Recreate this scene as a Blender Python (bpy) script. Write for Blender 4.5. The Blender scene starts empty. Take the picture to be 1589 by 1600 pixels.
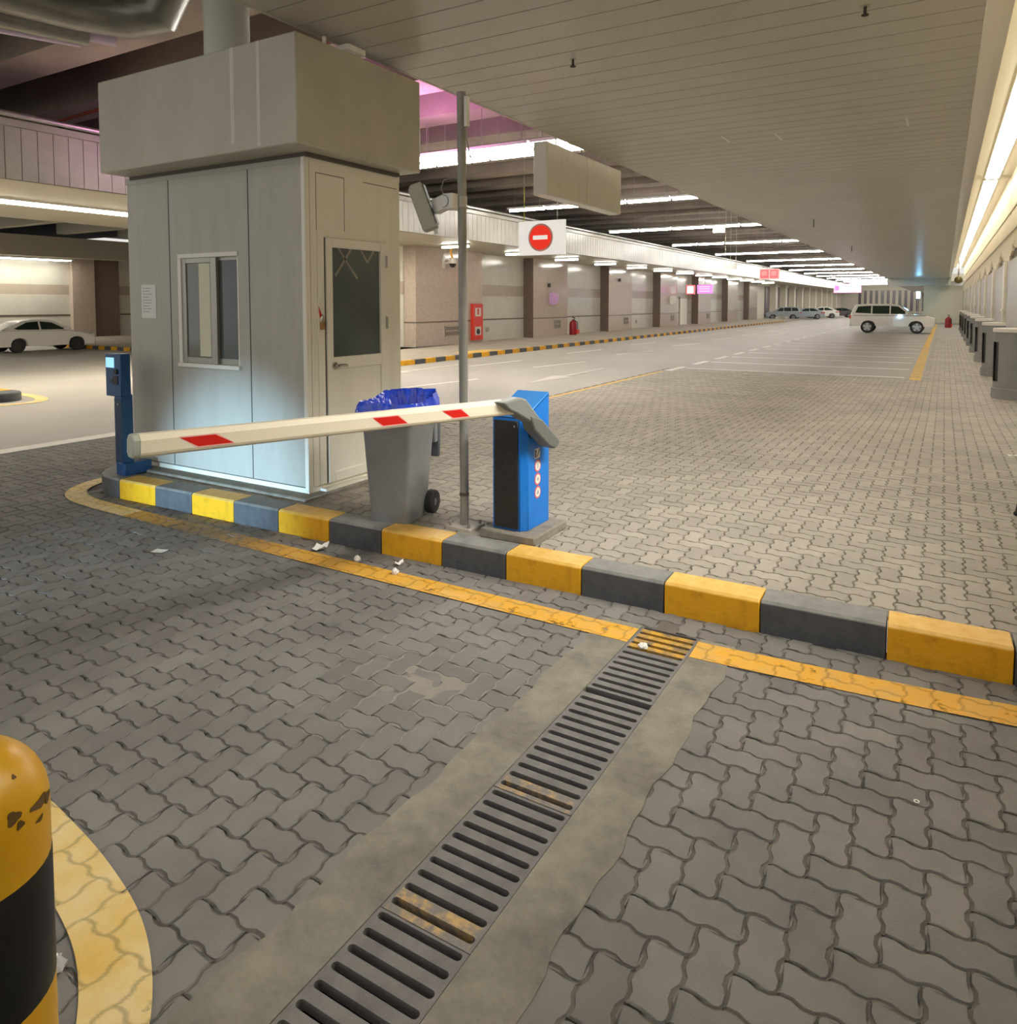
import bpy, math, random
import numpy as np
from mathutils import Matrix, Vector
random.seed(7); rng = np.random.default_rng(7)
SC = bpy.context.scene
COL = SC.collection
PI = math.pi

# ------------------------------------------------------------------ camera, world, exposure
cam = bpy.data.cameras.new('camera'); camo = bpy.data.objects.new('camera', cam); COL.objects.link(camo)
YAW, PITCH = math.radians(30.234), math.radians(3.16)
camo.location = (0, 0, 1.9)
camo.rotation_euler = (PI/2 - PITCH, 0, YAW)
cam.sensor_fit = 'HORIZONTAL'; cam.sensor_width = 36.0
cam.lens = 1141.0/1589.0*36.0
cam.shift_x = (794.5-811.0)/1589.0
cam.shift_y = (537.0-800.0)/1589.0
cam.clip_end = 500; cam.clip_start = 0.05
SC.camera = camo
world = bpy.data.worlds.new('world'); SC.world = world; world.use_nodes = True
bg = world.node_tree.nodes['Background']
bg.inputs[0].default_value = (1.0, 0.97, 0.92, 1); bg.inputs[1].default_value = 0.30
SC.view_settings.view_transform = 'Standard'; SC.view_settings.look = 'None'
SC.view_settings.gamma = 1.0; SC.view_settings.exposure = 1.45
SC.view_settings.use_curve_mapping = False

def lamp(name, kind, loc, energy, color=(1, 1, 1), **kw):
    l = bpy.data.lights.new(name, kind); l.energy = energy; l.color = color
    for k, v in kw.items():
        if k not in ('aim',): setattr(l, k, v)
    o = bpy.data.objects.new(name, l); COL.objects.link(o); o.location = loc
    if 'aim' in kw:
        o.rotation_euler = (Vector(kw['aim']) - Vector(loc)).to_track_quat('-Z', 'Y').to_euler()
    return o
TUBE = 32.0       # emission of the fluorescent tubes in the hall
COVE = 4.6       # emission of the tubes in the cove along the right wall
SOFFIT = 13.0     # emission of the tubes under the pavement canopy
lamp('magenta_uplight', 'AREA', (-11.8, 10.2, 4.9), 26, (1.0, 0.32, 0.85), shape='RECTANGLE', size=1.2, size_y=0.3, aim=(-13.6, 11.4, 7.4))
lamp('magenta_bay_light', 'AREA', (-10.2, 12.8, 5.2), 36, (1.0, 0.36, 0.85), shape='RECTANGLE', size=2.0, size_y=0.3, aim=(-9.6, 13.4, 8))
lamp('vehicle_headlight', 'SPOT', (-5.3, -8.0, 0.27), 4300, (0.44, 0.74, 1.0), spot_size=math.radians(13.5), spot_blend=1.0, shadow_soft_size=0.08, aim=(-5.75, 4.57, 0.0))
lamp('lane_lamp', 'AREA', (-2.8, 0.2, 4.12), 8, (1.0, 0.96, 0.90), shape='RECTANGLE', size=3.2, size_y=0.3, aim=(-2.4, 0.2, 0))
lamp('booth_fill_light', 'AREA', (1.12, 4.8, 4.75), 72, (1.0, 0.97, 0.91), shape='RECTANGLE', size=5.0, size_y=0.25, spread=math.radians(100), aim=(-4.2, 5.2, 1.3))  # added fill light brightening the booth's door side, no fixture of its own

# ------------------------------------------------------------------ colours and materials
def lin(c):
    c = c/255.0
    return c/12.92 if c <= 0.04045 else ((c+0.055)/1.055)**2.4
def rgb(r, g, b): return (lin(r), lin(g), lin(b), 1.0)

def mat(name, c, rough=0.6, metal=0.0, c2=None, scale=3.0, lo=0.35, hi=0.7, detail=6.0, bump=0.0, bscale=40.0,
        emit=0.0, spec=0.5, stretch=None, alpha_wear=None, tone=False, trans=0.0, coat=0.0, rand=None):
    m = bpy.data.materials.new(name); m.use_nodes = True
    nt = m.node_tree; N = nt.nodes; L = nt.links
    b = N['Principled BSDF']
    b.inputs['Base Color'].default_value = c; b.inputs['Roughness'].default_value = rough
    b.inputs['Metallic'].default_value = metal
    b.inputs['Specular IOR Level'].default_value = spec
    if coat: b.inputs['Coat Weight'].default_value = coat
    if trans: b.inputs['Transmission Weight'].default_value = trans
    if emit:
        b.inputs['Emission Color'].default_value = c; b.inputs['Emission Strength'].default_value = emit
    tc = N.new('ShaderNodeTexCoord'); src = tc.outputs['Object']
    if stretch:
        mp = N.new('ShaderNodeMapping'); mp.inputs['Scale'].default_value = stretch
        L.new(src, mp.inputs[0]); src = mp.outputs[0]
    col = None
    if c2 is not None:
        n = N.new('ShaderNodeTexNoise'); n.inputs['Scale'].default_value = scale; n.inputs['Detail'].default_value = detail
        n.inputs['Roughness'].default_value = 0.62
        L.new(src, n.inputs['Vector'])
        r = N.new('ShaderNodeMapRange'); r.inputs[1].default_value = lo; r.inputs[2].default_value = hi
        L.new(n.outputs[0], r.inputs[0])
        mx = N.new('ShaderNodeMix'); mx.data_type = 'RGBA'
        mx.inputs[6].default_value = c; mx.inputs[7].default_value = c2
        L.new(r.outputs[0], mx.inputs[0]); col = mx.outputs[2]
    if tone:
        at = N.new('ShaderNodeAttribute'); at.attribute_name = 'tone'
        r2 = N.new('ShaderNodeMapRange'); r2.inputs[3].default_value, r2.inputs[4].default_value = tone if tone is not True else (0.90, 1.10)
        L.new(at.outputs['Fac'], r2.inputs[0])
        mm = N.new('ShaderNodeMix'); mm.data_type = 'RGBA'; mm.blend_type = 'MULTIPLY'; mm.inputs[0].default_value = 1.0
        if col is not None: L.new(col, mm.inputs[6])
        else: mm.inputs[6].default_value = c
        L.new(r2.outputs[0], mm.inputs[7]); col = mm.outputs[2]
        # broad soiling across many stones
        n3 = N.new('ShaderNodeTexNoise'); n3.inputs['Scale'].default_value = 0.55; n3.inputs['Detail'].default_value = 5
        L.new(tc.outputs['Object'], n3.inputs['Vector'])
        r3 = N.new('ShaderNodeMapRange'); r3.inputs[1].default_value = 0.3; r3.inputs[2].default_value = 0.7
        r3.inputs[3].default_value = 0.88; r3.inputs[4].default_value = 1.08
        L.new(n3.outputs[0], r3.inputs[0])
        m3 = N.new('ShaderNodeMix'); m3.data_type = 'RGBA'; m3.blend_type = 'MULTIPLY'; m3.inputs[0].default_value = 1.0
        L.new(col, m3.inputs[6]); L.new(r3.outputs[0], m3.inputs[7]); col = m3.outputs[2]
    if col is not None:
        L.new(col, b.inputs['Base Color'])
        if emit: L.new(col, b.inputs['Emission Color'])
    if bump:
        n2 = N.new('ShaderNodeTexNoise'); n2.inputs['Scale'].default_value = bscale; n2.inputs['Detail'].default_value = 5
        L.new(tc.outputs['Object'], n2.inputs['Vector'])
        bp = N.new('ShaderNodeBump'); bp.inputs['Strength'].default_value = bump; bp.inputs['Distance'].default_value = 0.01
        L.new(n2.outputs[0], bp.inputs['Height']); L.new(bp.outputs[0], b.inputs['Normal'])
    if alpha_wear is not None:                      # worn paint: patches and joints where the ground shows
        n4 = N.new('ShaderNodeTexNoise'); n4.inputs['Scale'].default_value = alpha_wear[0]; n4.inputs['Detail'].default_value = 8
        n4.inputs['Roughness'].default_value = 0.7
        L.new(tc.outputs['Object'], n4.inputs['Vector'])
        r4 = N.new('ShaderNodeMapRange'); r4.inputs[1].default_value = alpha_wear[1]; r4.inputs[2].default_value = alpha_wear[2]
        L.new(n4.outputs[0], r4.inputs[0])
        at = N.new('ShaderNodeAttribute'); at.attribute_name = 'wear'
        sb = N.new('ShaderNodeMath'); sb.operation = 'SUBTRACT'; sb.use_clamp = True
        L.new(r4.outputs[0], sb.inputs[0]); L.new(at.outputs['Fac'], sb.inputs[1])
        L.new(sb.outputs[0], b.inputs['Alpha'])
    return m

M = {}
M['paver']    = mat('concrete_paver', rgb(134, 131, 126), 0.75, c2=rgb(112, 109, 106), scale=2.2, lo=0.3, hi=0.75, bump=0.25, bscale=120, tone=True)
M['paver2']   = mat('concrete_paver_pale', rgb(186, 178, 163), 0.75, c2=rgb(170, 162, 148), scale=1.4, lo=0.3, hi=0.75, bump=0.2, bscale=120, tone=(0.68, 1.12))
M['joint']    = mat('sand_joint', rgb(94, 87, 80), 0.95, c2=rgb(118, 110, 101), scale=6)
M['asphalt']  = mat('pale_asphalt', rgb(180, 174, 164), 0.62, c2=rgb(165, 159, 151), scale=0.35, lo=0.3, hi=0.7, bump=0.12, bscale=90)
M['pavement'] = mat('pavement_concrete', rgb(176, 166, 152), 0.7, c2=rgb(160, 150, 138), scale=0.8)
M['concrete'] = mat('channel_concrete', rgb(146, 142, 128), 0.85, c2=rgb(106, 102, 94), scale=5, lo=0.35, hi=0.75, bump=0.4, bscale=60)
M['padcon']   = mat('pad_concrete', rgb(150, 143, 128), 0.85, c2=rgb(116, 110, 100), scale=9, bump=0.3)
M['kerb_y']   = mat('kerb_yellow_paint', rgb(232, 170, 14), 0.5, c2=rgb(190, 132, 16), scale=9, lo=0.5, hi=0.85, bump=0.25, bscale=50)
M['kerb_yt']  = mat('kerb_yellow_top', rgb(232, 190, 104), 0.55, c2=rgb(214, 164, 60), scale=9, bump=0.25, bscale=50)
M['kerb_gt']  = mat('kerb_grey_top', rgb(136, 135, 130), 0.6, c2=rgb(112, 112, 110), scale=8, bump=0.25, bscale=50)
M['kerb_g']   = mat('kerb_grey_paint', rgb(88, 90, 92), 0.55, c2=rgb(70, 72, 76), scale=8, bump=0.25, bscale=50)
M['line_y']   = mat('yellow_line_paint', rgb(232, 170, 40), 0.6, c2=rgb(214, 172, 92), scale=7, bump=0.2, bscale=50, alpha_wear=(7.0, 0.30, 0.42))
M['line_yp']  = mat('pale_yellow_line_paint', rgb(232, 210, 156), 0.6, c2=rgb(226, 188, 96), scale=4, bump=0.2, bscale=50, alpha_wear=(7.0, 0.26, 0.38))
M['line_w']   = mat('white_line_paint', rgb(242, 238, 230), 0.6, c2=rgb(222, 217, 206), scale=2.5, alpha_wear=(3.0, 0.26, 0.38))
M['line_yf']  = mat('far_yellow_line_paint', rgb(236, 190, 84), 0.6, c2=rgb(214, 176, 96), scale=2, alpha_wear=(3.0, 0.26, 0.4))
M['iron']     = mat('cast_iron', rgb(128, 125, 123), 0.55, c2=rgb(108, 105, 104), scale=12, bump=0.2, bscale=150)
M['iron_y']   = mat('iron_with_yellow_paint', rgb(208, 160, 60), 0.6, c2=rgb(120, 108, 90), scale=14, lo=0.42, hi=0.66, bump=0.2, bscale=150)
M['iron_s']   = mat('iron_with_worn_paint', rgb(126, 122, 118), 0.6, c2=rgb(196, 162, 104), scale=22, lo=0.46, hi=0.66, bump=0.2, bscale=150)
M['pit']      = mat('drain_pit', rgb(14, 13, 12), 1.0)
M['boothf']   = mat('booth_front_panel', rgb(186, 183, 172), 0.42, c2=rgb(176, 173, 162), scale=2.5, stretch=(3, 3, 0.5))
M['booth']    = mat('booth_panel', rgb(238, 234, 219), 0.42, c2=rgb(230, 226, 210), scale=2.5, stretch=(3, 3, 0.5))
M['booth_t']  = mat('booth_trim', rgb(236, 232, 218), 0.4)
M['seam']     = mat('seam_dark', rgb(70, 68, 64), 0.8)
M['canopy']   = mat('canopy_sheet', rgb(198, 193, 175), 0.42, c2=rgb(184, 179, 162), scale=1.6, stretch=(1.2, 1.2, 0.6))
M['streak']   = mat('drip_streak', rgb(228, 224, 212), 0.5, c2=rgb(200, 195, 178), scale=4, stretch=(6, 6, 0.6))
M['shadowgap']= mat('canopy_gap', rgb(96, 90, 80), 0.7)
M['alu']      = mat('aluminium', rgb(168, 166, 158), 0.38, metal=0.6)
M['glass_d']  = mat('dark_glass', rgb(88, 96, 94), 0.12, spec=0.6, c2=rgb(70, 78, 78), scale=1.5, detail=1)
M['glass_l']  = mat('reflecting_glass', rgb(112, 114, 106), 0.08, spec=0.7)
M['reflection']    = mat('window_reflection', rgb(226, 222, 196), 0.7)
M['paper']    = mat('white_paper', rgb(236, 234, 228), 0.7)
M['print']    = mat('grey_print', rgb(170, 172, 176), 0.7)
M['chrome']   = mat('chrome', rgb(200, 196, 188), 0.2, metal=1.0)
M['galv']     = mat('galvanised_steel', rgb(158, 156, 147), 0.45, metal=0.15, c2=rgb(128, 126, 118), scale=10, stretch=(1, 1, 0.4))
M['white']    = mat('white_paint', rgb(230, 228, 220), 0.45)
M['cream']    = mat('cream_boom', rgb(238, 230, 206), 0.42)
M['boomcap']  = mat('boom_cap', rgb(176, 182, 170), 0.5)
M['red']      = mat('red_reflector', rgb(214, 30, 18), 0.4)
M['signred']  = mat('sign_red', rgb(240, 44, 22), 0.4, emit=0.22)  # slight glow added to brighten the disc
M['pinkedge'] = mat('pale_pink_edge', rgb(242, 186, 176), 0.5)
M['blue']     = mat('barrier_blue', rgb(20, 124, 220), 0.38, c2=rgb(16, 114, 208), scale=3)
M['bluetop']  = mat('barrier_blue_lid', rgb(60, 142, 222), 0.25, spec=0.8)
M['navy']     = mat('machine_blue', rgb(28, 82, 132), 0.4, c2=rgb(24, 72, 120), scale=3)
M['navyd']    = mat('machine_dark_blue', rgb(34, 62, 92), 0.45)
M['black']    = mat('black_plastic', rgb(34, 32, 30), 0.5)
M['blackp']   = mat('black_panel', rgb(36, 33, 30), 0.55, c2=rgb(46, 42, 38), scale=30)
M['bracket']  = mat('bracket_grey', rgb(126, 130, 126), 0.45)
M['screen']   = mat('lit_screen', rgb(150, 212, 245), 0.3, emit=0.36)
M['bin']      = mat('bin_grey', rgb(138, 140, 140), 0.45, c2=rgb(126, 128, 129), scale=4)
M['bag']      = mat('blue_bag', rgb(28, 66, 214), 0.2, spec=0.9, c2=rgb(44, 88, 232), scale=6, bump=0.9, bscale=22)
M['tyre']     = mat('rubber', rgb(52, 50, 50), 0.8)
M['bol_y']    = mat('bollard_yellow', rgb(216, 166, 16), 0.35, c2=rgb(200, 146, 10), scale=3, bump=0.05)
M['chip']     = mat('chipped_paint', rgb(92, 66, 14), 0.7)
M['bol_k']    = mat('bollard_black', rgb(24, 23, 22), 0.4)
M['slat']     = mat('ceiling_slat', rgb(186, 181, 165), 0.3, c2=rgb(177, 172, 157), scale=0.7, spec=0.5)
M['gap']      = mat('slat_gap', rgb(72, 66, 56), 0.9)
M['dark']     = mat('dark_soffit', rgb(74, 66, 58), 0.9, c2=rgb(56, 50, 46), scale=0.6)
M['beam']     = mat('beam_concrete', rgb(164, 150, 138), 0.85, c2=rgb(142, 130, 120), scale=0.8)
M['duct']     = mat('duct_steel', rgb(150, 148, 142), 0.35, metal=0.7, c2=rgb(126, 124, 118), scale=2)
M['lagging']  = mat('pipe_lagging', rgb(206, 186, 210), 0.5)
M['redpipe']  = mat('red_pipe', rgb(150, 50, 26), 0.5)
M['fascia']   = mat('fascia_panel', rgb(176, 171, 157), 0.4, c2=rgb(162, 157, 144), scale=1.2)
M['soffit']   = mat('soffit_panel', rgb(190, 184, 166), 0.45)
M['granite']  = mat('polished_granite', rgb(190, 174, 160), 0.14, c2=rgb(176, 160, 147), scale=9, spec=0.55)
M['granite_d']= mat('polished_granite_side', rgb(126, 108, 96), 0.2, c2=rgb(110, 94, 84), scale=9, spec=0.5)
M['wallpale'] = mat('pale_wall_panel', rgb(206, 202, 190), 0.18, c2=rgb(196, 192, 180), scale=1.2, spec=0.55)
M['wallband'] = mat('wall_band', rgb(178, 166, 150), 0.22, c2=rgb(170, 158, 142), scale=2, spec=0.5)
M['stripe']   = mat('wall_dark_stripe', rgb(98, 86, 74), 0.4)
M['rwall']    = mat('grey_wall_panel', rgb(172, 168, 160), 0.5, c2=rgb(162, 158, 150), scale=0.8)
M['rpil']     = mat('cream_pilaster', rgb(212, 204, 184), 0.5)
M['rib']      = mat('cream_rib', rgb(222, 208, 180), 0.5)
M['ribgap']   = mat('rib_gap', rgb(120, 108, 90), 0.7)
M['cove']     = mat('cove_cream', rgb(204, 196, 174), 0.55)
M['trimgloss']= mat('glossy_trim', rgb(236, 230, 214), 0.12, spec=0.9)
M['guard']    = mat('column_guard_grey', rgb(138, 136, 132), 0.5, c2=rgb(126, 124, 121), scale=3)
M['guardtop'] = mat('column_guard_top', rgb(214, 208, 198), 0.5)
M['tube']     = mat('fluorescent_tube', (1.0, 0.97, 0.91, 1), 0.4, emit=TUBE)
M['covetube'] = mat('cove_tube', (1.0, 0.96, 0.87, 1), 0.4, emit=COVE)
M['softube']  = mat('soffit_tube', (1.0, 0.96, 0.87, 1), 0.4, emit=SOFFIT)
M['fixture']  = mat('fixture_white', rgb(224, 222, 216), 0.4)
M['carwhite'] = mat('car_white', rgb(236, 232, 222), 0.25, coat=0.5)
M['carsilver']= mat('car_silver', rgb(214, 210, 204), 0.25, coat=0.5)
M['cargrey']  = mat('car_grey', rgb(150, 158, 162), 0.28, coat=0.5)
M['cardark']  = mat('car_dark', rgb(84, 76, 74), 0.3, coat=0.5)
M['carglass'] = mat('car_glass', rgb(38, 52, 44), 0.08, spec=0.7)
M['cartrim']  = mat('car_trim', rgb(44, 42, 42), 0.6)
M['carline']  = mat('car_side_line', rgb(120, 122, 124), 0.5)
M['alloy']    = mat('alloy_wheel', rgb(182, 180, 178), 0.3, metal=0.5)
M['alloyd']   = mat('dark_alloy_wheel', rgb(70, 66, 64), 0.4, metal=0.4)
M['tail']     = mat('tail_lamp', rgb(214, 60, 44), 0.3)
M['headl']    = mat('head_lamp', rgb(222, 226, 220), 0.15)
M['firered']  = mat('fire_red', rgb(206, 48, 34), 0.4)
M['firedark'] = mat('extinguisher_red', rgb(150, 26, 34), 0.35)
M['louvre']   = mat('louvre_grey', rgb(150, 142, 128), 0.6)
M['pinklit']  = mat('lit_pink_sign', (1.0, 0.50, 0.84, 1), 0.4, emit=0.45)
M['pinkface'] = mat('lit_white_sign', (1.0, 0.90, 0.96, 1), 0.4, emit=0.5)
M['purplelit']= mat('lit_purple_sign', (0.62, 0.22, 0.60, 1), 0.4, emit=0.4)
M['redlit']   = mat('lit_red_sign', (0.80, 0.13, 0.14, 1), 0.4, emit=0.3)
M['redpale']  = mat('lit_pale_red_sign', (0.95, 0.42, 0.38, 1), 0.4, emit=0.3)
M['bluelit']  = mat('lit_blue_sign', (0.22, 0.62, 1.0, 1), 0.4, emit=10.0)
M['purpledisc']=mat('purple_disc', rgb(196, 150, 200), 0.4)
M['orange']   = mat('orange_plastic', rgb(236, 172, 66), 0.5)
M['cable']    = mat('grey_cable', rgb(150, 144, 134), 0.6)
M['yellowwire']=mat('yellow_wire', rgb(206, 214, 40), 0.5)
M['camera']   = mat('camera_white', rgb(216, 210, 198), 0.4)
M['flood']    = mat('lamp_head_grey', rgb(166, 166, 152), 0.45)
M['facade']   = mat('far_facade', rgb(226, 218, 200), 0.6)
M['facdark']  = mat('far_window', rgb(96, 88, 92), 0.3)
M['endwall']  = mat('end_wall_cream', rgb(206, 198, 172), 0.6)
M['clear']    = mat('clear_plastic', rgb(206, 204, 200), 0.15, trans=0.35)

# ------------------------------------------------------------------ mesh builder
class MB:
    def __init__(s): s.v = []; s.f = []; s.m = []; s.x = None
    def add(s, verts, faces, mi=0):
        b = len(s.v)
        if s.x is not None: verts = [tuple(s.x @ Vector(p)) for p in verts]
        s.v += [tuple(p) for p in verts]
        s.f += [tuple(i+b for i in f) for f in faces]; s.m += [mi]*len(faces); return s
    def box(s, x0, y0, z0, x1, y1, z1, mi=0):
        v = [(x0,y0,z0),(x1,y0,z0),(x1,y1,z0),(x0,y1,z0),(x0,y0,z1),(x1,y0,z1),(x1,y1,z1),(x0,y1,z1)]
        return s.add(v, [(3,2,1,0),(4,5,6,7),(0,1,5,4),(1,2,6,5),(2,3,7,6),(3,0,4,7)], mi)
    def cyl(s, p0, p1, r0, r1=None, n=16, mi=0, caps=True):
        if r1 is None: r1 = r0
        p0 = Vector(p0); p1 = Vector(p1); d = (p1-p0).normalized()
        a = d.orthogonal().normalized(); b = d.cross(a)
        v = []
        for p, r in ((p0, r0), (p1, r1)):
            for k in range(n):
                t = 2*PI*k/n; v.append(p + (a*math.cos(t)+b*math.sin(t))*r)
        f = [(k, (k+1) % n, n+(k+1) % n, n+k) for k in range(n)]
        if caps: f += [tuple(range(n-1, -1, -1)), tuple(range(n, 2*n))]
        return s.add(v, f, mi)
    def lathe(s, prof, c=(0, 0, 0), n=24, mi=0, t0=0, t1=2*PI):
        full = abs(t1-t0-2*PI) < 1e-6; k = n if full else n+1; v = []; f = []
        for r, z in prof:
            for i in range(k):
                t = t0+(t1-t0)*i/n; v.append((c[0]+r*math.cos(t), c[1]+r*math.sin(t), c[2]+z))
        for j in range(len(prof)-1):
            for i in range(n):
                i2 = (i+1) % k
                f.append((j*k+i, j*k+i2, (j+1)*k+i2, (j+1)*k+i))
        return s.add(v, f, mi)
    def prism(s, poly, lo, hi, axis='y', mi=0):
        """poly of 2D points extruded along an axis: y -> (x,z), x -> (y,z), z -> (x,y)"""
        def p3(p, t):
            return {'y': (p[0], t, p[1]), 'x': (t, p[0], p[1]), 'z': (p[0], p[1], t)}[axis]
        n = len(poly); v = [p3(p, lo) for p in poly]+[p3(p, hi) for p in poly]
        f = [(k, (k+1) % n, n+(k+1) % n, n+k) for k in range(n)]+[tuple(range(n-1, -1, -1)), tuple(range(n, 2*n))]
        return s.add(v, f, mi)
    def tube(s, pts, r, n=8, mi=0):
        pts = [Vector(p) for p in pts]; v = []; f = []
        ref = None
        for i, p in enumerate(pts):
            d = (pts[min(i+1, len(pts)-1)]-pts[max(i-1, 0)]).normalized()
            if ref is None: ref = d.orthogonal().normalized()
            a = (ref - d*ref.dot(d)).normalized(); ref = a; b = d.cross(a)
            for k in range(n):
                t = 2*PI*k/n; v.append(p+(a*math.cos(t)+b*math.sin(t))*r)
        for i in range(len(pts)-1):
            for k in range(n): f.append((i*n+k, i*n+(k+1) % n, (i+1)*n+(k+1) % n, (i+1)*n+k))
        f += [tuple(range(n-1, -1, -1)), tuple(range((len(pts)-1)*n, len(pts)*n))]
        return s.add(v, f, mi)
    def sphere(s, c, r, n=16, m=10, mi=0, sz=1.0):
        prof = [(max(r*math.sin(PI*j/m), 1e-4), -r*sz*math.cos(PI*j/m)) for j in range(m+1)]
        return s.lathe(prof, c, n, mi)
    def build(s, name, mats, parent=None, bevel=0.0, seg=1, ang=35, origin=None, fixn=True):
        if not isinstance(mats, (list, tuple)): mats = [mats]
        me = bpy.data.meshes.new(name)
        org = Vector((0, 0, 0))
        if origin is not None: org = Vector(origin)
        elif parent is not None: org = parent_loc(parent)
        else:
            a = np.array(s.v); org = Vector(((a[:, 0].min()+a[:, 0].max())/2, (a[:, 1].min()+a[:, 1].max())/2, a[:, 2].min()))
        me.from_pydata([(p[0]-org.x, p[1]-org.y, p[2]-org.z) for p in s.v], [], s.f)
        for m in mats: me.materials.append(m if not isinstance(m, str) else M[m])
        me.polygons.foreach_set('material_index', s.m)
        if fixn and len(s.f) < 20000:
            import bmesh
            bm = bmesh.new(); bm.from_mesh(me); bmesh.ops.recalc_face_normals(bm, faces=bm.faces); bm.to_mesh(me); bm.free()
        me.polygons.foreach_set('use_smooth', [True]*len(me.polygons))
        me.set_sharp_from_angle(angle=math.radians(ang))
        o = bpy.data.objects.new(name, me); COL.objects.link(o)
        if parent is not None: o.parent = parent
        else: o.location = org
        if parent is not None and origin is not None: o.location = org
        if bevel:
            b = o.modifiers.new('bevel', 'BEVEL'); b.width = bevel; b.segments = seg; b.limit_method = 'ANGLE'; b.angle_limit = math.radians(40)
        return o
def parent_loc(p):
    l = Vector(p.location)
    while p.parent is not None:
        p = p.parent; l = l+Vector(p.location)
    return l
def tag(o, label, cat, group=None, kind=None):
    o['label'] = label; o['category'] = cat
    if group: o['group'] = group
    if kind: o['kind'] = kind
    return o
def thing(name, label, cat, loc, rz=0.0, group=None):
    o = bpy.data.objects.new(name, None); COL.objects.link(o); o.location = loc; o.rotation_euler = (0, 0, rz)
    o.empty_display_size = 0.1
    return tag(o, label, cat, group)
def struct(o): o['kind'] = 'structure'; return o
def dup(root, loc, label=None, rz=None):
    r = root.copy(); COL.objects.link(r); r.location = loc
    if rz is not None: r.rotation_euler = (0, 0, rz)
    if label: r['label'] = label
    for ch in root.children:
        c = ch.copy(); COL.objects.link(c); c.parent = r
        for g in ch.children:
            d = g.copy(); COL.objects.link(d); d.parent = c
    return r
def one(name, mats, label, cat, fn, group=None, bevel=0.0, **kw):
    b = MB(); fn(b); return tag(b.build(name, mats, bevel=bevel, **kw), label, cat, group)
ORD = ['first','second','third','fourth','fifth','sixth','seventh','eighth','ninth','tenth','eleventh','twelfth','thirteenth',
       'fourteenth','fifteenth','sixteenth','seventeenth','eighteenth','nineteenth','twentieth']
TENS = {2:'twenty',3:'thirty',4:'forty',5:'fifty',6:'sixty',7:'seventy',8:'eighty'}
def nth(i):
    if i < 20: return ORD[i]
    t, u = divmod(i+1, 10)
    if u == 0: return {2:'twentieth',3:'thirtieth',4:'fortieth',5:'fiftieth',6:'sixtieth',7:'seventieth',8:'eightieth'}[t]
    return TENS[t]+'-'+ORD[u-1]

# ------------------------------------------------------------------ ground: levels, pavers
def kerb_y(x): return 4.105 + 0.0255*(x+7.0)          # front foot of the kerb
def S(t): t = np.clip(t, 0, 1); return t*t*(3-2*t)
def hz(x, y):
    left = np.where(y < 6.3, 1.0, S((x+7.0)/1.2)); k = S((y-6.3)/0.8)
    left = (1-k)+k*left
    return 0.18*S((15.0-y)/7.0)*left
U = 0.118                                              # half a paver's length
def wave(t):
    t = t-np.floor(t)
    return np.interp(t, [0, .12, .38, .62, .88, 1.0], [0, 1, 1, -1, -1, 0])
AMP = 0.062
def brick(vertical, fine=True):
    ts = [0, .12, .38, .62, .88] if fine else [0, .25, .75]
    w, h = (1, 2) if vertical else (2, 1)
    pts = []
    for i in range(w): pts += [(i+t, 0) for t in ts]
    for i in range(h): pts += [(w, i+t) for t in ts]
    for i in range(w): pts += [(w-i-t, h) for t in ts]
    for i in range(h): pts += [(0, h-i-t) for t in ts]
    p = np.array(pts, float)
    return p+AMP*np.stack([wave(p[:, 1]), wave(p[:, 0])], 1)
def inset(p, d):
    n = len(p); a = np.roll(p, 1, 0); b = np.roll(p, -1, 0)
    t = b-a; t /= np.linalg.norm(t, axis=1)[:, None]
    nrm = np.stack([-t[:, 1], t[:, 0]], 1)
    return p+nrm*d
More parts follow.
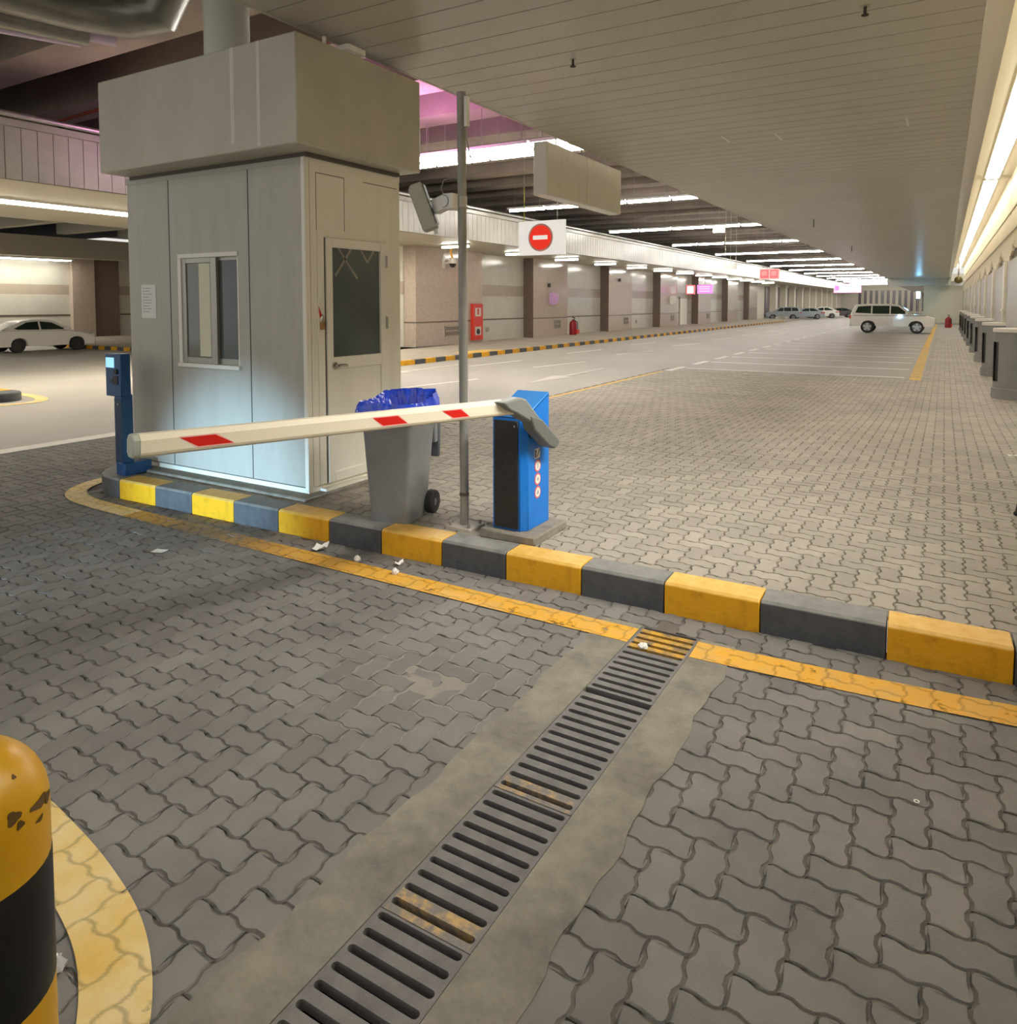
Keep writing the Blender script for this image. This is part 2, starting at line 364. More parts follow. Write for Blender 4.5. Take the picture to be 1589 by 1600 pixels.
def pavers(name, material, keep, height, xr, yr, fine=True, zj=0.0016, off=(0.0, 0.0)):
    i0, i1 = int(xr[0]/U)-2, int(xr[1]/U)+2; j0, j1 = int(yr[0]/U)-2, int(yr[1]/U)+2
    I, J = np.meshgrid(np.arange(i0, i1), np.arange(j0, j1), indexing='ij')
    k = (I-J) % 4
    V, F, T, n0 = [], [], [], 0
    for vert, sel in ((False, k == 0), (True, k == 3)):
        ii = I[sel].astype(float)+off[0]; jj = J[sel].astype(float)+off[1]
        cx = (ii+(0.5 if vert else 1.0))*U; cy = (jj+(1.0 if vert else 0.5))*U
        ok = keep(cx, cy); ii, jj, cx, cy = ii[ok], jj[ok], cx[ok], cy[ok]
        m = len(ii)
        if not m: continue
        b = brick(vert, fine); top = inset(b, 0.062 if fine else 0.05); low = inset(b, 0.030); n = len(b)
        zo = height(cx, cy)+rng.uniform(-zj, zj, m)
        tx = rng.normal(0, 0.004, m); ty = rng.normal(0, 0.004, m)
        def ring(r, dz):
            x = (ii[:, None]+r[None, :, 0])*U; y = (jj[:, None]+r[None, :, 1])*U
            z = zo[:, None]+dz+(x-cx[:, None])*tx[:, None]+(y-cy[:, None])*ty[:, None]
            return np.stack([x, y, z], 2)
        verts = np.concatenate([ring(top, 0.0), ring(low, -0.008)], 1).reshape(-1, 3)
        base = (np.arange(m)*2*n)+n0
        if not fine: tops = [list(range(n))]
        elif vert: tops = [[0, 1, 2, 3, 4, 5, 6, 29]]+[[30-j, 5+j, 6+j, 29-j] for j in range(1, 9)]+[[14, 15, 16, 17, 18, 19, 20, 21]]
        else: tops = [[9, 10, 11, 12, 13, 14, 15, 16]]+[[j, j+1, 24-j, 25-j] for j in range(1, 9)]+[[24, 25, 26, 27, 28, 29, 0, 1]]
        nt_ = len(tops)
        tops = [[a+int(o_) for a in t_] for o_ in base for t_ in tops]
        q = np.arange(n); q2 = (q+1) % n
        sides = base[:, None, None]+np.stack([q+n, q2+n, q2, q], 1)[None]
        V.append(verts); F.append((tops, sides.reshape(-1, 4))); T.append((rng.random(m) if material == 'paver' else 0.4*rng.random(m)+0.6*S((cy-5.5)/7.0), nt_, n)); n0 += len(verts)  # pale stones brighten with distance: dust and light both put into tone
    V = np.concatenate(V)
    faces = []; tone = []
    for (tops, sides), t in zip(F, T):
        faces += tops; tone += np.repeat(t[0], t[1]).tolist()
        faces += sides.tolist(); tone += np.repeat(t[0], t[2]).tolist()
    me = bpy.data.meshes.new(name); me.from_pydata(V.tolist(), [], faces)
    a = me.attributes.new('tone', 'FLOAT', 'FACE'); a.data.foreach_set('value', tone)
    me.materials.append(M[material])
    o = bpy.data.objects.new(name, me); COL.objects.link(o); return struct(o)

DR0, DR1 = -1.72, -0.93                                # drain with its concrete borders
def keep_near(x, y):
    k = (y < kerb_y(x)+0.06) | ((x < -7.62) & (y < 8.0))
    k &= (x > -10.35) & ~((x > DR0+0.13) & (x < DR1-0.13) & (y < 4.02) & (y > 0.9))
    return k
pavers('floor_lane_paving', 'paver', keep_near, lambda x, y: np.zeros_like(x), (-10.5, 2.6), (-0.6, 8.0))
keep_r1 = lambda x, y: (y > kerb_y(x)+0.13) & (y < 9.0) & (x > -7.45) & (x < 1.33)
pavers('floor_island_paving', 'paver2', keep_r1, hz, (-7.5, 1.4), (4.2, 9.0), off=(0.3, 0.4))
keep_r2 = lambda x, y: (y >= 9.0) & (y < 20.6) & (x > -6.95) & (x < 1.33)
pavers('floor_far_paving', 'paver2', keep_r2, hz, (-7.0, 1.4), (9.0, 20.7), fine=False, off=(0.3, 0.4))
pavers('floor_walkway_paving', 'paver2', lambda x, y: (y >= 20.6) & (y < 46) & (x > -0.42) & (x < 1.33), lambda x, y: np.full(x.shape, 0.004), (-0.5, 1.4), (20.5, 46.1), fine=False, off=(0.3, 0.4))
b = MB()
b.box(-10.42, -6, -0.2, -1.5, 4.3, -0.006); b.box(-1.13, -6, -0.2, 6, 4.3, -0.006); b.box(-1.5, -6, -0.2, -1.13, 0.95, -0.006); b.box(-1.5, 4.0, -0.2, -1.13, 4.3, -0.006); b.box(-10.42, 4.3, -0.2, -7.4, 8.0, -0.006)
struct(b.build('floor_lane_bed', 'joint', fixn=False))
b = MB(); gx = np.linspace(-3.7, -1.73, 60); gy = np.linspace(1.7, 3.72, 60)
Xd, Yd = np.meshgrid(gx, gy, indexing='ij')
Zd = -0.0076+0.0070*np.exp(-((Xd+2.25)/0.62)**2-((Yd-2.85)/0.52)**2)+0.0006*np.sin(Xd*17+Yd*5)*np.sin(Yd*23)
b.add([(Xd[i, j], Yd[i, j], Zd[i, j]) for i in range(60) for j in range(60)], [(i*60+j, (i+1)*60+j, (i+1)*60+j+1, i*60+j+1) for i in range(59) for j in range(59)])
struct(b.build('floor_lane_sand', mat('sand_dust', rgb(148, 142, 132), 0.95, c2=rgb(130, 125, 118), scale=5), fixn=False))
b = MB()
xs = np.linspace(-7.6, 1.4, 46); ys = np.linspace(4.2, 20.65, 84)
Xg, Yg = np.meshgrid(xs, ys, indexing='ij'); Zg = hz(Xg, Yg)-0.0065
for i in range(len(xs)-1):
    for j in range(len(ys)-1):
        y0 = ys[j]
        q = [(i, j), (i+1, j), (i+1, j+1), (i, j+1)]
        b.add([(xs[a], max(ys[c], kerb_y(xs[a])+0.1), Zg[a, c]) for a, c in q], [(0, 1, 2, 3)])
struct(b.build('floor_island_bed', 'joint', fixn=False))
b = MB()
b.box(-70, -12, -0.2, -10.42, 240, 0.0); b.box(-10.42, 8.0, -0.2, -6.98, 240, -0.0005); b.box(-6.98, 20.62, -0.2, 1.4, 240, -0.001)
struct(b.build('floor_road', 'asphalt'))

# joint distance of the paving pattern: used so that painted lines break at the joints
def joint_mask(x, y, off):
    u = x/U-off[0]; v = y/U-off[1]
    u1, v1 = u-AMP*wave(v), v-AMP*wave(u)
    u1, v1 = u-AMP*wave(v1), v-AMP*wave(u1)
    iu, jv = np.floor(u1), np.floor(v1); fu, fv = u1-iu, v1-jv
    k = (iu-jv) % 4
    d = np.full(u.shape, 9.0)
    for kk, (l, r, bt, tp) in {0:(1,0,1,1), 1:(0,1,1,1), 2:(1,1,0,1), 3:(1,1,1,0)}.items():
        m = k == kk; e = np.full(u.shape, 9.0)
        if l: e = np.minimum(e, fu)
        if r: e = np.minimum(e, 1-fu)
        if bt: e = np.minimum(e, fv)
        if tp: e = np.minimum(e, 1-fv)
        d = np.where(m, e, d)
    return np.clip(1-(d-0.02)/0.05, 0, 1)
def smooth_path(pts, step):
    p = np.array(pts, float); out = []
    for i in range(len(p)-1):
        p0 = p[max(i-1, 0)]; p1 = p[i]; p2 = p[i+1]; p3 = p[min(i+2, len(p)-1)]
        n = max(2, int(np.linalg.norm(p2-p1)/step))
        for t in np.arange(n)/n:
            out.append(0.5*((2*p1)+(-p0+p2)*t+(2*p0-5*p1+4*p2-p3)*t*t+(-p0+3*p1-3*p2+p3)*t**3))
    out.append(p[-1]); return np.array(out)
def marking(name, material, pts, width, label, res=0.012, z=0.0065, wearf=None, joints=True, off=(0, 0), group=None, hf=None, cat='road marking', smooth=True):
    c = smooth_path(pts, res) if smooth else np.array([np.array(pts[0])+(np.array(pts[-1])-np.array(pts[0]))*t for t in np.linspace(0, 1, max(2, int(np.linalg.norm(np.array(pts[-1])-np.array(pts[0]))/res)))])
    t = np.gradient(c, axis=0); t /= np.linalg.norm(t, axis=1)[:, None]; nr = np.stack([-t[:, 1], t[:, 0]], 1)
    m = max(2, int(width/res)+1); s = np.linspace(-width/2, width/2, m)
    P = c[:, None, :]+nr[:, None, :]*s[None, :, None]
    x, y = P[..., 0], P[..., 1]
    zz = np.full(x.shape, z)+(hf(x, y) if hf else 0)
    w = 0.4*joint_mask(x, y, off) if joints else np.zeros(x.shape)
    if wearf is not None: w = w+wearf(x, y)
    n1 = len(c)
    V = np.stack([x, y, zz], 2).reshape(-1, 3)
    idx = np.arange(n1*m).reshape(n1, m)
    F = np.stack([idx[:-1, :-1], idx[1:, :-1], idx[1:, 1:], idx[:-1, 1:]], 2).reshape(-1, 4)
    me = bpy.data.meshes.new(name); me.from_pydata(V.tolist(), [], F.tolist())
    a = me.attributes.new('wear', 'FLOAT', 'POINT'); a.data.foreach_set('value', w.reshape(-1))
    me.materials.append(M[material])
    o = bpy.data.objects.new(name, me); COL.objects.link(o)
    return tag(o, label, cat, group)

def wear_kerb(x, y): return 0.75*np.exp(-((x+5.3)/0.75)**2)
marking('yellow_line', 'line_y', [(-6.3, 3.86), (-5, 3.85), (-4, 3.845), (-2.4, 3.845), (-1.49, 3.85)], 0.19,
        'worn yellow painted line on the lane pavers beside the island kerb, left of the drain', res=0.010, wearf=wear_kerb)
marking('yellow_line', 'line_y', [(-1.14, 3.86), (-0.9, 3.87), (0, 3.935), (0.8, 4.02), (2.3, 4.2)], 0.20,
        'yellow painted line on the pavers right of the drain, running out of the right edge', res=0.010)
marking('yellow_line', 'line_yp', [(-6.3, 3.86), (-6.8, 3.87), (-7.25, 3.92), (-7.55, 4.06), (-7.74, 4.32), (-7.8, 4.7), (-7.8, 5.6), (-7.8, 7.0)], 0.19,
        'pale yellow painted line curving round the left end of the booth island', res=0.012)
marking('yellow_line', 'line_yp', [(-5.2, 1.46), (-4, 1.42), (-3.2, 1.36), (-2.75, 1.315), (-2.4, 1.26), (-2.1, 1.18), (-1.86, 1.05), (-1.72, 0.9), (-1.66, 0.7), (-1.66, 0.4)], 0.18,
        'pale yellow curved line on the pavers around the striped bollard', res=0.007)

# ------------------------------------------------------------------ drain
for nm, x0, x1, lab in (('drain_border', DR0, -1.487, 'concrete strip along the left side of the drain grating'), ('drain_border', -1.143, DR1, 'concrete strip along the right side of the drain grating')):
    b = MB(); n = 40; ysn = np.linspace(0.95, 4.0, n)
    L_, R_ = [], []
    for y in ysn:
        jl = 0.012*math.sin(y*9.1)+0.008*math.sin(y*23); 
        L_.append((x0+(jl if x0 == DR0 else 0), y)); R_.append((x1+(jl if x1 == DR1 else 0), y))
    v = [(p[0], p[1], 0.0045) for p in L_]+[(p[0], p[1], 0.0045) for p in R_]+[(p[0], p[1], -0.1) for p in L_]+[(p[0], p[1], -0.1) for p in R_]
    f = []
    for i in range(n-1):
        f += [(i, n+i, n+i+1, i+1), (2*n+i, i, i+1, 2*n+i+1), (n+i, 3*n+i, 3*n+i+1, n+i+1)]
    f += [(0, 2*n, 3*n, n), (n-1, 2*n-1, 4*n-1, 3*n-1)]
    b.add(v, f); o = b.build(nm, 'concrete'); tag(o, lab, 'drain border')
b = MB()
b.box(-1.5, 0.95, -0.3, -1.13, 4.0, -0.26); b.box(-1.5, 0.95, -0.3, -1.487, 4.0, -0.03); b.box(-1.143, 0.95, -0.3, -1.13, 4.0, -0.03)
struct(b.build('floor_drain_pit', 'pit'))
GX0, GX1, PIT = -1.484, -1.146, 0.0663
def grate(name, slots, y0, y1, label, yellow=None):
    b = MB(); top, bot = 0.003, -0.03; r = 0.0138
    xa, xb = GX0+0.026, GX1-0.026
    edges = [y0]+[s for s in slots]+[y1]
    # side rails
    b.box(GX0, y0, bot, xa-r, y1, top); b.box(xb+r, y0, bot, GX1, y1, top)
    # bars between slots with rounded slot ends
    segs = []
    prev = y0
    for s in slots:
        segs.append((prev, s-r)); prev = s+r
    segs.append((prev, y1))
    for a, c in segs:
        mi = 1 if (yellow and yellow[0] < (a+c)/2 < yellow[1]) else 0
        if c-a > 0.002: b.box(xa-r, a, bot, xb+r, c, top, mi)
    for s in slots:                                   # rounded corners of every slot
        for xc, sg in ((xa, -1), (xb, 1)):
            for sy in (-1, 1):
                arc = [(xc+sg*r, s+sy*r)]+[(xc+sg*r*math.cos(t), s+sy*r*math.sin(t)) for t in np.linspace(0, PI/2, 5)]
                v = [(p[0], p[1], top) for p in arc]+[(p[0], p[1], bot) for p in arc]
                n = len(arc)
                b.add(v, [tuple(range(n))]+[(i, i+1, n+i+1, n+i) for i in range(1, n-1)])
    o = b.build(name, ['iron', 'iron_y' if y1 > 3.5 else 'iron_s']); tag(o, label, 'drain grate', 'drain gratings across the lane'); return o
sl = [3.977-PIT*k for k in range(0, 52)]
mods = [(3.995, 3.213, 'far drain grating beside the kerb, its end bars painted yellow', (3.68, 3.95)), (3.165, 2.350, 'second drain grating from the kerb, with a paint smear at its near end', (2.34, 2.44)),
        (2.345, 1.682, 'third drain grating from the kerb, with worn yellow paint at its near end', (1.68, 1.78)), (1.679, 1.02, 'nearest drain grating, cut by the bottom edge of the photo', None)]
for y1, y0, lab, yel in mods:
    s = sorted(q for q in sl if y0+0.018 < q < y1-0.015)
    grate('drain_grate', s, y0, y1, lab, yel)

# ------------------------------------------------------------------ kerb stones
def kerb_profile(h=0.18, d=0.2): return [(0.0, -0.05), (0.0, h-0.015), (0.018, h), (d, h), (d, -0.05)]
def kerb_run(path, h, d, mtl, label, group, name='kerb_stone'):
    """path: list of (x,y) along the foot, kerb body lies to the left of travel"""
    p = np.array(path, float); t = np.gradient(p, axis=0); t /= np.linalg.norm(t, axis=1)[:, None]
    nr = np.stack([-t[:, 1], t[:, 0]], 1)
    prof = kerb_profile(h, d); k = len(prof); b = MB(); v = []; f = []
    for q, n in zip(p, nr):
        for a, z in prof: v.append((q[0]+n[0]*a, q[1]+n[1]*a, z))
    m = len(p)
    for i in range(m-1):
        for j in range(k): f.append((i*k+j, i*k+(j+1) % k, (i+1)*k+(j+1) % k, (i+1)*k+j))
    f += [tuple(range(k)), tuple(range((m-1)*k, m*k))]
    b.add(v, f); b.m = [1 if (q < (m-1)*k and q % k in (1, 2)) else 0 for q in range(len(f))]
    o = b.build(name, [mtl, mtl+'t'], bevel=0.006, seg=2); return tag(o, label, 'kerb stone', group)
seams = [-6.90, -6.353, -5.836, -5.286, -4.746, -4.185, -3.655, -3.10, -2.565, -2.00, -1.445, -0.875, -0.222, 0.347, 0.92, 1.5, 2.1]
yi = gi = 0
for i in range(len(seams)-1):
    y = (i % 2 == 0); a, c = seams[i]+0.003, seams[i+1]-0.003
    if y: lab = f'yellow kerb stone of the booth island, {nth(yi)} yellow from its rounded left end'; yi += 1
    else: lab = f'grey kerb stone of the booth island, {nth(gi)} grey right of the rounded end'; gi += 1
    kerb_run([(x, kerb_y(x)) for x in np.linspace(a, c, 3)], 0.19, 0.21, 'kerb_y' if y else 'kerb_g', lab, 'kerb stones of the booth island')
kerb_run([(-7.60, 4.61), (-7.575, 4.47), (-7.50, 4.33), (-7.38, 4.215), (-7.22, 4.14), (-7.05, 4.112), (-6.905, 4.108)], 0.19, 0.21, 'kerb_g', 'rounded grey kerb stone at the left end of the booth island', 'kerb stones of the booth island')
kerb_run([(-7.60, 5.30), (-7.60, 4.96), (-7.60, 4.63)], 0.19, 0.21, 'kerb_y', 'yellow kerb stone behind the blue ticket machine', 'kerb stones of the booth island')
kerb_run([(-7.60, 6.2), (-7.60, 5.8), (-7.60, 5.31)], 0.19, 0.21, 'kerb_g', 'grey kerb stone beside the hidden left wall of the booth', 'kerb stones of the booth island')

# ------------------------------------------------------------------ booth
BX0, BX1, BY0, BY1, BZ1 = -7.38, -4.81, 4.57, 5.84, 3.19
b = MB(); b.box(-7.25, 4.44, 0.17, -4.72, 5.95, 0.212); tag(b.build('booth_slab', 'padcon', bevel=0.01), 'low concrete slab carrying the security booth on the island', 'slab')
bt = thing('security_booth', 'tall pale grey security booth with a deep boxy canopy behind the barrier arm', 'booth', ((BX0+BX1)/2, (BY0+BY1)/2, 0.17))
b = MB(); b.box(BX0+0.03, BY0+0.02, 0.17, BX1-0.02, BY1-0.02, 0.27); b.build('plinth', 'booth', bt)
WX0, WX1, WZ0, WZ1 = -6.565, -5.682, 1.285, 2.385     # window opening
b = MB()                                              # front wall with the window hole
T = 0.06
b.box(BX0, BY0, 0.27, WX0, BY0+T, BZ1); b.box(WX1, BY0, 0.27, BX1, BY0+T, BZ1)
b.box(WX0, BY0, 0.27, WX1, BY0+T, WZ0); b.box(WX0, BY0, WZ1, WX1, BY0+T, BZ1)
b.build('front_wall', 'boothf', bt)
DY0, DY1, DZ0, DZ1 = 4.80, 5.60, 0.27, 2.49
b = MB()
b.box(BX1-T, BY0+T, 0.27, BX1, DY0, BZ1); b.box(BX1-T, DY1, 0.27, BX1, BY1, BZ1); b.box(BX1-T, DY0, DZ1, BX1, DY1, BZ1)
b.build('side_wall', 'booth', bt)
b = MB(); b.box(BX0, BY0+T, 0.27, BX0+T, BY1, BZ1); b.box(BX0+T, BY1-T, 0.27, BX1-T, BY1, BZ1); b.build('rear_wall', 'booth', bt)
b = MB(); b.box(BX0+T, BY0+T, 3.0, BX1-T, BY1-T, 3.06); b.build('ceiling_panel', 'booth', bt)
for x in (-6.697, -5.531):
    b = MB(); b.box(x-0.005, BY0-0.002, 0.275, x+0.005, BY0+0.004, 3.12); b.build('panel_seam', 'seam', bt)
b = MB(); b.box(BX0, BY0-0.002, 0.264, BX1-0.045, BY0+0.004, 0.272); b.build('panel_seam', 'seam', bt)
for q in ((4.705, 3.045, 5.05, 3.051), (5.31, 3.045, 5.80, 3.051), (5.05, 2.56, 5.055, 3.051), (4.70, 2.54, 4.705, 3.051)):
    b = MB(); b.box(BX1-0.003, q[0], q[1], BX1+0.0015, q[2], q[3]); b.build('panel_seam', 'seam', bt)
b = MB(); b.box(BX1-0.04, BY0-0.006, 0.24, BX1+0.006, BY0+0.05, BZ1); b.build('corner_trim', 'booth_t', bt, bevel=0.004)
b = MB(); b.box(BX0-0.004, BY0-0.006, 3.12, BX1-0.042, BY0+0.01, 3.19); b.build('front_top_trim', 'boothf', bt)
b = MB(); b.box(BX1-0.01, BY0+0.052, 3.12, BX1+0.006, BY1, 3.19); b.build('side_top_trim', 'booth_t', bt)
# window
wn = MB(); e = 0.05; y0, y1 = BY0-0.012, BY0+0.05
wn.box(WX0, y0, WZ0+0.03, WX0+e, y1, WZ1-0.045); wn.box(WX1-0.02, y0+0.01, WZ0+0.03, WX1, y1, WZ1-0.045); wn.box(WX0, y0, WZ1-0.045, WX1, y1, WZ1); wn.box(WX0, y0-0.02, WZ0-0.01, WX1+0.02, y1, WZ0+0.03)
wf = wn.build('window_frame', 'booth_t', bt, bevel=0.004)
b = MB(); x0, x1, z0, z1 = WX0+e, -6.0, WZ0+0.03, WZ1-0.045
for q in ((x0, z0, x0+0.06, z1), (x1-0.085, z0, x1, z1), (x0+0.06, z0, x1-0.085, z0+0.06), (x0+0.06, z1-0.05, x1-0.085, z1)): b.box(q[0], BY0+0.0, q[1], q[2], BY0+0.03, q[3])
b.build('sliding_sash', 'alu', wf, bevel=0.003)
b = MB(); b.box(-6.0, BY0+0.03, z0, WX1-0.02, BY0+0.05, z0+0.055); b.box(-6.0, BY0+0.03, z1-0.03, WX1-0.02, BY0+0.05, z1); b.box(-6.035, BY0+0.031, z0, -6.001, BY0+0.05, z1)
b.build('fixed_sash', 'alu', wf)
b = MB(); b.box(x0+0.06, BY0+0.012, z0+0.06, x1-0.085, BY0+0.018, z1-0.05); b.build('window_pane', 'glass_l', wf)
b = MB(); b.box(-5.99, BY0+0.036, z0+0.05, WX1-0.02, BY0+0.042, z1-0.03); b.build('window_pane', 'glass_d', wf)
b = MB(); b.box(-6.27, BY0+0.0105, z0+0.07, -6.105, BY0+0.0118, z1-0.055); b.build('window_reflection', 'reflection', bt)  # bright reflection painted on the pane as a pale strip
# door
dp = MB(); X = BX1
for (ya, za, yb, zb) in ((DY0, DZ0, DY0+0.075, DZ1), (DY1-0.075, DZ0, DY1, DZ1), (DY0+0.075, DZ1-0.085, DY1-0.075, DZ1), (DY0+0.075, DZ0, DY1-0.075, DZ0+0.09), (DY0+0.075, 1.30, DY1-0.075, 1.41)):
    dp.box(X-0.035, ya, za, X+0.022, yb, zb)
do = dp.build('door', 'booth_t', bt, bevel=0.004)
b = MB(); b.box(X-0.02, DY0+0.075, DZ0+0.09, X+0.004, DY1-0.075, 1.30); b.build('door_panel', 'booth', do)
b = MB(); b.box(X-0.012, DY0+0.07, 1.405, X-0.002, DY1-0.07, DZ1-0.08); b.build('door_glass', 'glass_d', do)
b = MB()                                              # crossed lattice seen through the top of the glass
for (ya, za, yb, zb) in ((4.97, 2.405, 5.22, 2.13), (5.14, 2.405, 4.93, 2.15), (5.27, 2.405, 5.36, 2.29), (5.36, 2.29, 5.45, 2.405)):
    d = Vector((0, yb-ya, zb-za)); n = Vector((0, -d.z, d.y)).normalized()*0.012
    v = [(X-0.0015, ya+n.y, za+n.z), (X-0.0015, yb+n.y, zb+n.z), (X-0.0015, yb-n.y, zb-n.z), (X-0.0015, ya-n.y, za-n.z)]
    b.add(v+[(p[0]-0.001, p[1], p[2]) for p in v], [(0, 1, 2, 3), (7, 6, 5, 4), (0, 4, 5, 1), (1, 5, 6, 2), (2, 6, 7, 3), (3, 7, 4, 0)])
b.build('door_lattice', 'louvre', do)
b = MB(); b.cyl((X+0.02, 4.88, 1.335), (X+0.035, 4.88, 1.335), 0.032, n=20); b.cyl((X+0.03, 4.88, 1.335), (X+0.075, 4.88, 1.335), 0.014, n=12)
b.tube([(X+0.072, 4.88, 1.335), (X+0.075, 4.93, 1.337), (X+0.072, 4.99, 1.333)], 0.013); kn = b.build('door_handle', 'chrome', do)
for z in (1.70, 2.30):
    b = MB(); b.cyl((X+0.026, 5.605, z-0.05), (X+0.026, 5.605, z+0.07), 0.014, n=10); b.build('door_hinge', 'alu', do)
b = MB(); b.box(X-0.05, DY0-0.018, DZ0, X+0.004, DY0-0.002, DZ1); b.build('door_jamb', 'seam', bt)
for q in ((DY0-0.1, DY0-0.02, 0.012), (DY1+0.01, DY1+0.06, 0.008)):
    b = MB(); b.box(X-0.004, q[0], DZ0, X+q[2], q[1], 2.55); b.build('door_surround', 'booth_t', bt, bevel=0.003)
b = MB(); b.box(BX1-0.03, BY0+0.15, 0.17, BX1+0.06, BY1, 0.235); b.build('door_step', 'booth_t', bt)
# canopy
cb = MB(); CX0, CX1, CY0, CY1, CZ0, CZ1 = -7.32, -4.565, 4.267, 5.88, 3.197, 4.088
cb.box(CX0-0.01, CY0, CZ0, CX1, CY1, CZ1); cn = cb.build('canopy', 'canopy', bt, bevel=0.012, seg=2)
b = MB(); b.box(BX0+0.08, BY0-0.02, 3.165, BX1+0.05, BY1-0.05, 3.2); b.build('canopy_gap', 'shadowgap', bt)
b = MB()
for x0, x1, zb in ((-5.36, -5.31, 3.27), (-5.03, -4.99, 3.22)):
    b.box(x0, CY0-0.0015, zb, x1, CY0+0.002, CZ1-0.005)
b.build('drip_streak', 'streak', cn)
b = MB(); b.box(-4.62, 4.80, 4.088, -4.50, 5.02, 4.135); b.build('junction_box', 'white', cn); 
b = MB(); b.cyl((-4.6, 4.62, 4.085), (-4.6, 4.62, 4.15), 0.018, n=10); b.build('cable_gland', 'white', cn)
b = MB(); b.box(-7.176, BY0-0.004, 1.75, -6.935, BY0-0.001, 2.09)
pn = b.build('paper_notice', 'paper'); tag(pn, 'white sheet of paper stuck on the booth wall left of its window', 'notice')
b = MB()
for k in range(9): b.box(-7.15, BY0-0.0052, 2.05-0.03*k, -7.15+random.uniform(0.10, 0.19), BY0-0.0042, 2.058-0.03*k)
b.build('faint_print', 'print', pn)
kt = thing('key_tag', 'red tag and brass padlock hanging by the booth door frame', 'padlock', (BX1+0.02, 4.735, 1.68))
b = MB(); b.box(BX1+0.013, 4.715, 1.665, BX1+0.035, 4.76, 1.74); b.build('padlock_body', mat('brass', rgb(170, 130, 84), 0.4, metal=0.6), kt, bevel=0.004)
b = MB(); b.tube([(BX1+0.024, 4.722, 1.735), (BX1+0.024, 4.725, 1.78), (BX1+0.024, 4.738, 1.80), (BX1+0.024, 4.752, 1.78), (BX1+0.024, 4.754, 1.735)], 0.005); b.build('shackle', 'chrome', kt)
b = MB(); b.add([(BX1+0.014, 4.70, 1.88), (BX1+0.016, 4.745, 1.79), (BX1+0.016, 4.715, 1.775), (BX1+0.0125, 4.70, 1.88), (BX1+0.0125, 4.745, 1.79), (BX1+0.0125, 4.715, 1.775)], [(0, 1, 2), (5, 4, 3), (0, 3, 4, 1), (1, 4, 5, 2), (2, 5, 3, 0)]); b.build('red_tag', 'red', kt)

# ------------------------------------------------------------------ ticket machine
tm = thing('ticket_machine', 'dark blue ticket machine with a lit screen at the left end of the island', 'ticket machine', (-7.07, 4.30, 0.19))
b = MB(); b.box(-7.09, 4.215, 0.19, -6.97, 4.50, 0.31); b.build('foot', 'navy', tm, bevel=0.006)
b = MB(); b.box(-7.13, 4.222, 0.19, -7.012, 4.34, 0.99); ps = b.build('post', 'navy', tm, bevel=0.004)
b = MB(); b.box(-7.128, 4.219, 0.32, -7.016, 4.223, 0.96); b.build('post_front', 'navyd', tm)
b = MB(); b.box(-7.256, 4.215, 0.975, -6.998, 4.318, 1.40); hd = b.build('head', 'navy', tm, bevel=0.006)
b = MB(); b.box(-7.24, 4.211, 1.262, -7.105, 4.216, 1.362); b.build('screen', 'screen', tm)
b = MB(); b.box(-7.125, 4.209, 1.095, -7.045, 4.216, 1.18); b.build('ticket_slot', 'black', tm)
b = MB(); b.cyl((-7.07, 4.20, 1.225), (-7.07, 4.216, 1.225), 0.026, n=14); b.build('button', 'black', tm)
b = MB(); b.box(-7.19, 4.21, 1.11, -7.135, 4.2155, 1.15); b.build('coin_plate', 'navyd', tm)
b = MB(); b.cyl((-7.06, 4.212, 0.90), (-7.06, 4.22, 0.90), 0.010, n=12); b.build('lock', 'chrome', tm)

# ------------------------------------------------------------------ barrier gate
bg_ = thing('barrier_gate', 'blue barrier gate with a black front panel and a white boom with red marks', 'barrier', (-2.72, 4.68, 0.18))
b = MB(); b.box(-2.93, 4.44, 0.175, -2.46, 4.95, 0.245); b.build('concrete_base', 'padcon', bg_, bevel=0.012)
x0, x1, y0, y1 = -2.85, -2.575, 4.505, 4.87; ch = 0.045
poly = [(x0, y0), (x1-ch, y0), (x1, y0+ch), (x1, y1), (x0, y1)]
zt = lambda y: 1.07+(y-y0)/(y1-y0)*0.145
b = MB(); n = len(poly)
v = [(p[0], p[1], 0.245) for p in poly]+[(p[0], p[1], zt(p[1])) for p in poly]
b.add(v, [(k, (k+1) % n, n+(k+1) % n, n+k) for k in range(n)]+[tuple(range(n-1, -1, -1))]); b.build('cabinet', 'blue', bg_, bevel=0.005)
b = MB(); v = [(p[0], p[1], zt(p[1])) for p in poly]+[(p[0]*1.0, p[1], zt(p[1])+0.018) for p in poly]
b.add(v, [(k, (k+1) % n, n+(k+1) % n, n+k) for k in range(n)]+[tuple(range(n-1, -1, -1)), tuple(range(n, 2*n))]); b.build('lid', 'bluetop', bg_, bevel=0.006)
b = MB(); b.box(x0+0.018, y0-0.012, 0.26, x1-ch-0.012, y0+0.004, 1.05); fp = b.build('front_panel', 'blackp', bg_, bevel=0.003)
b = MB(); b.cyl((x1-ch-0.035, y0-0.018, 1.015), (x1-ch-0.035, y0-0.011, 1.015), 0.009, n=12); b.build('panel_lock', 'chrome', fp)
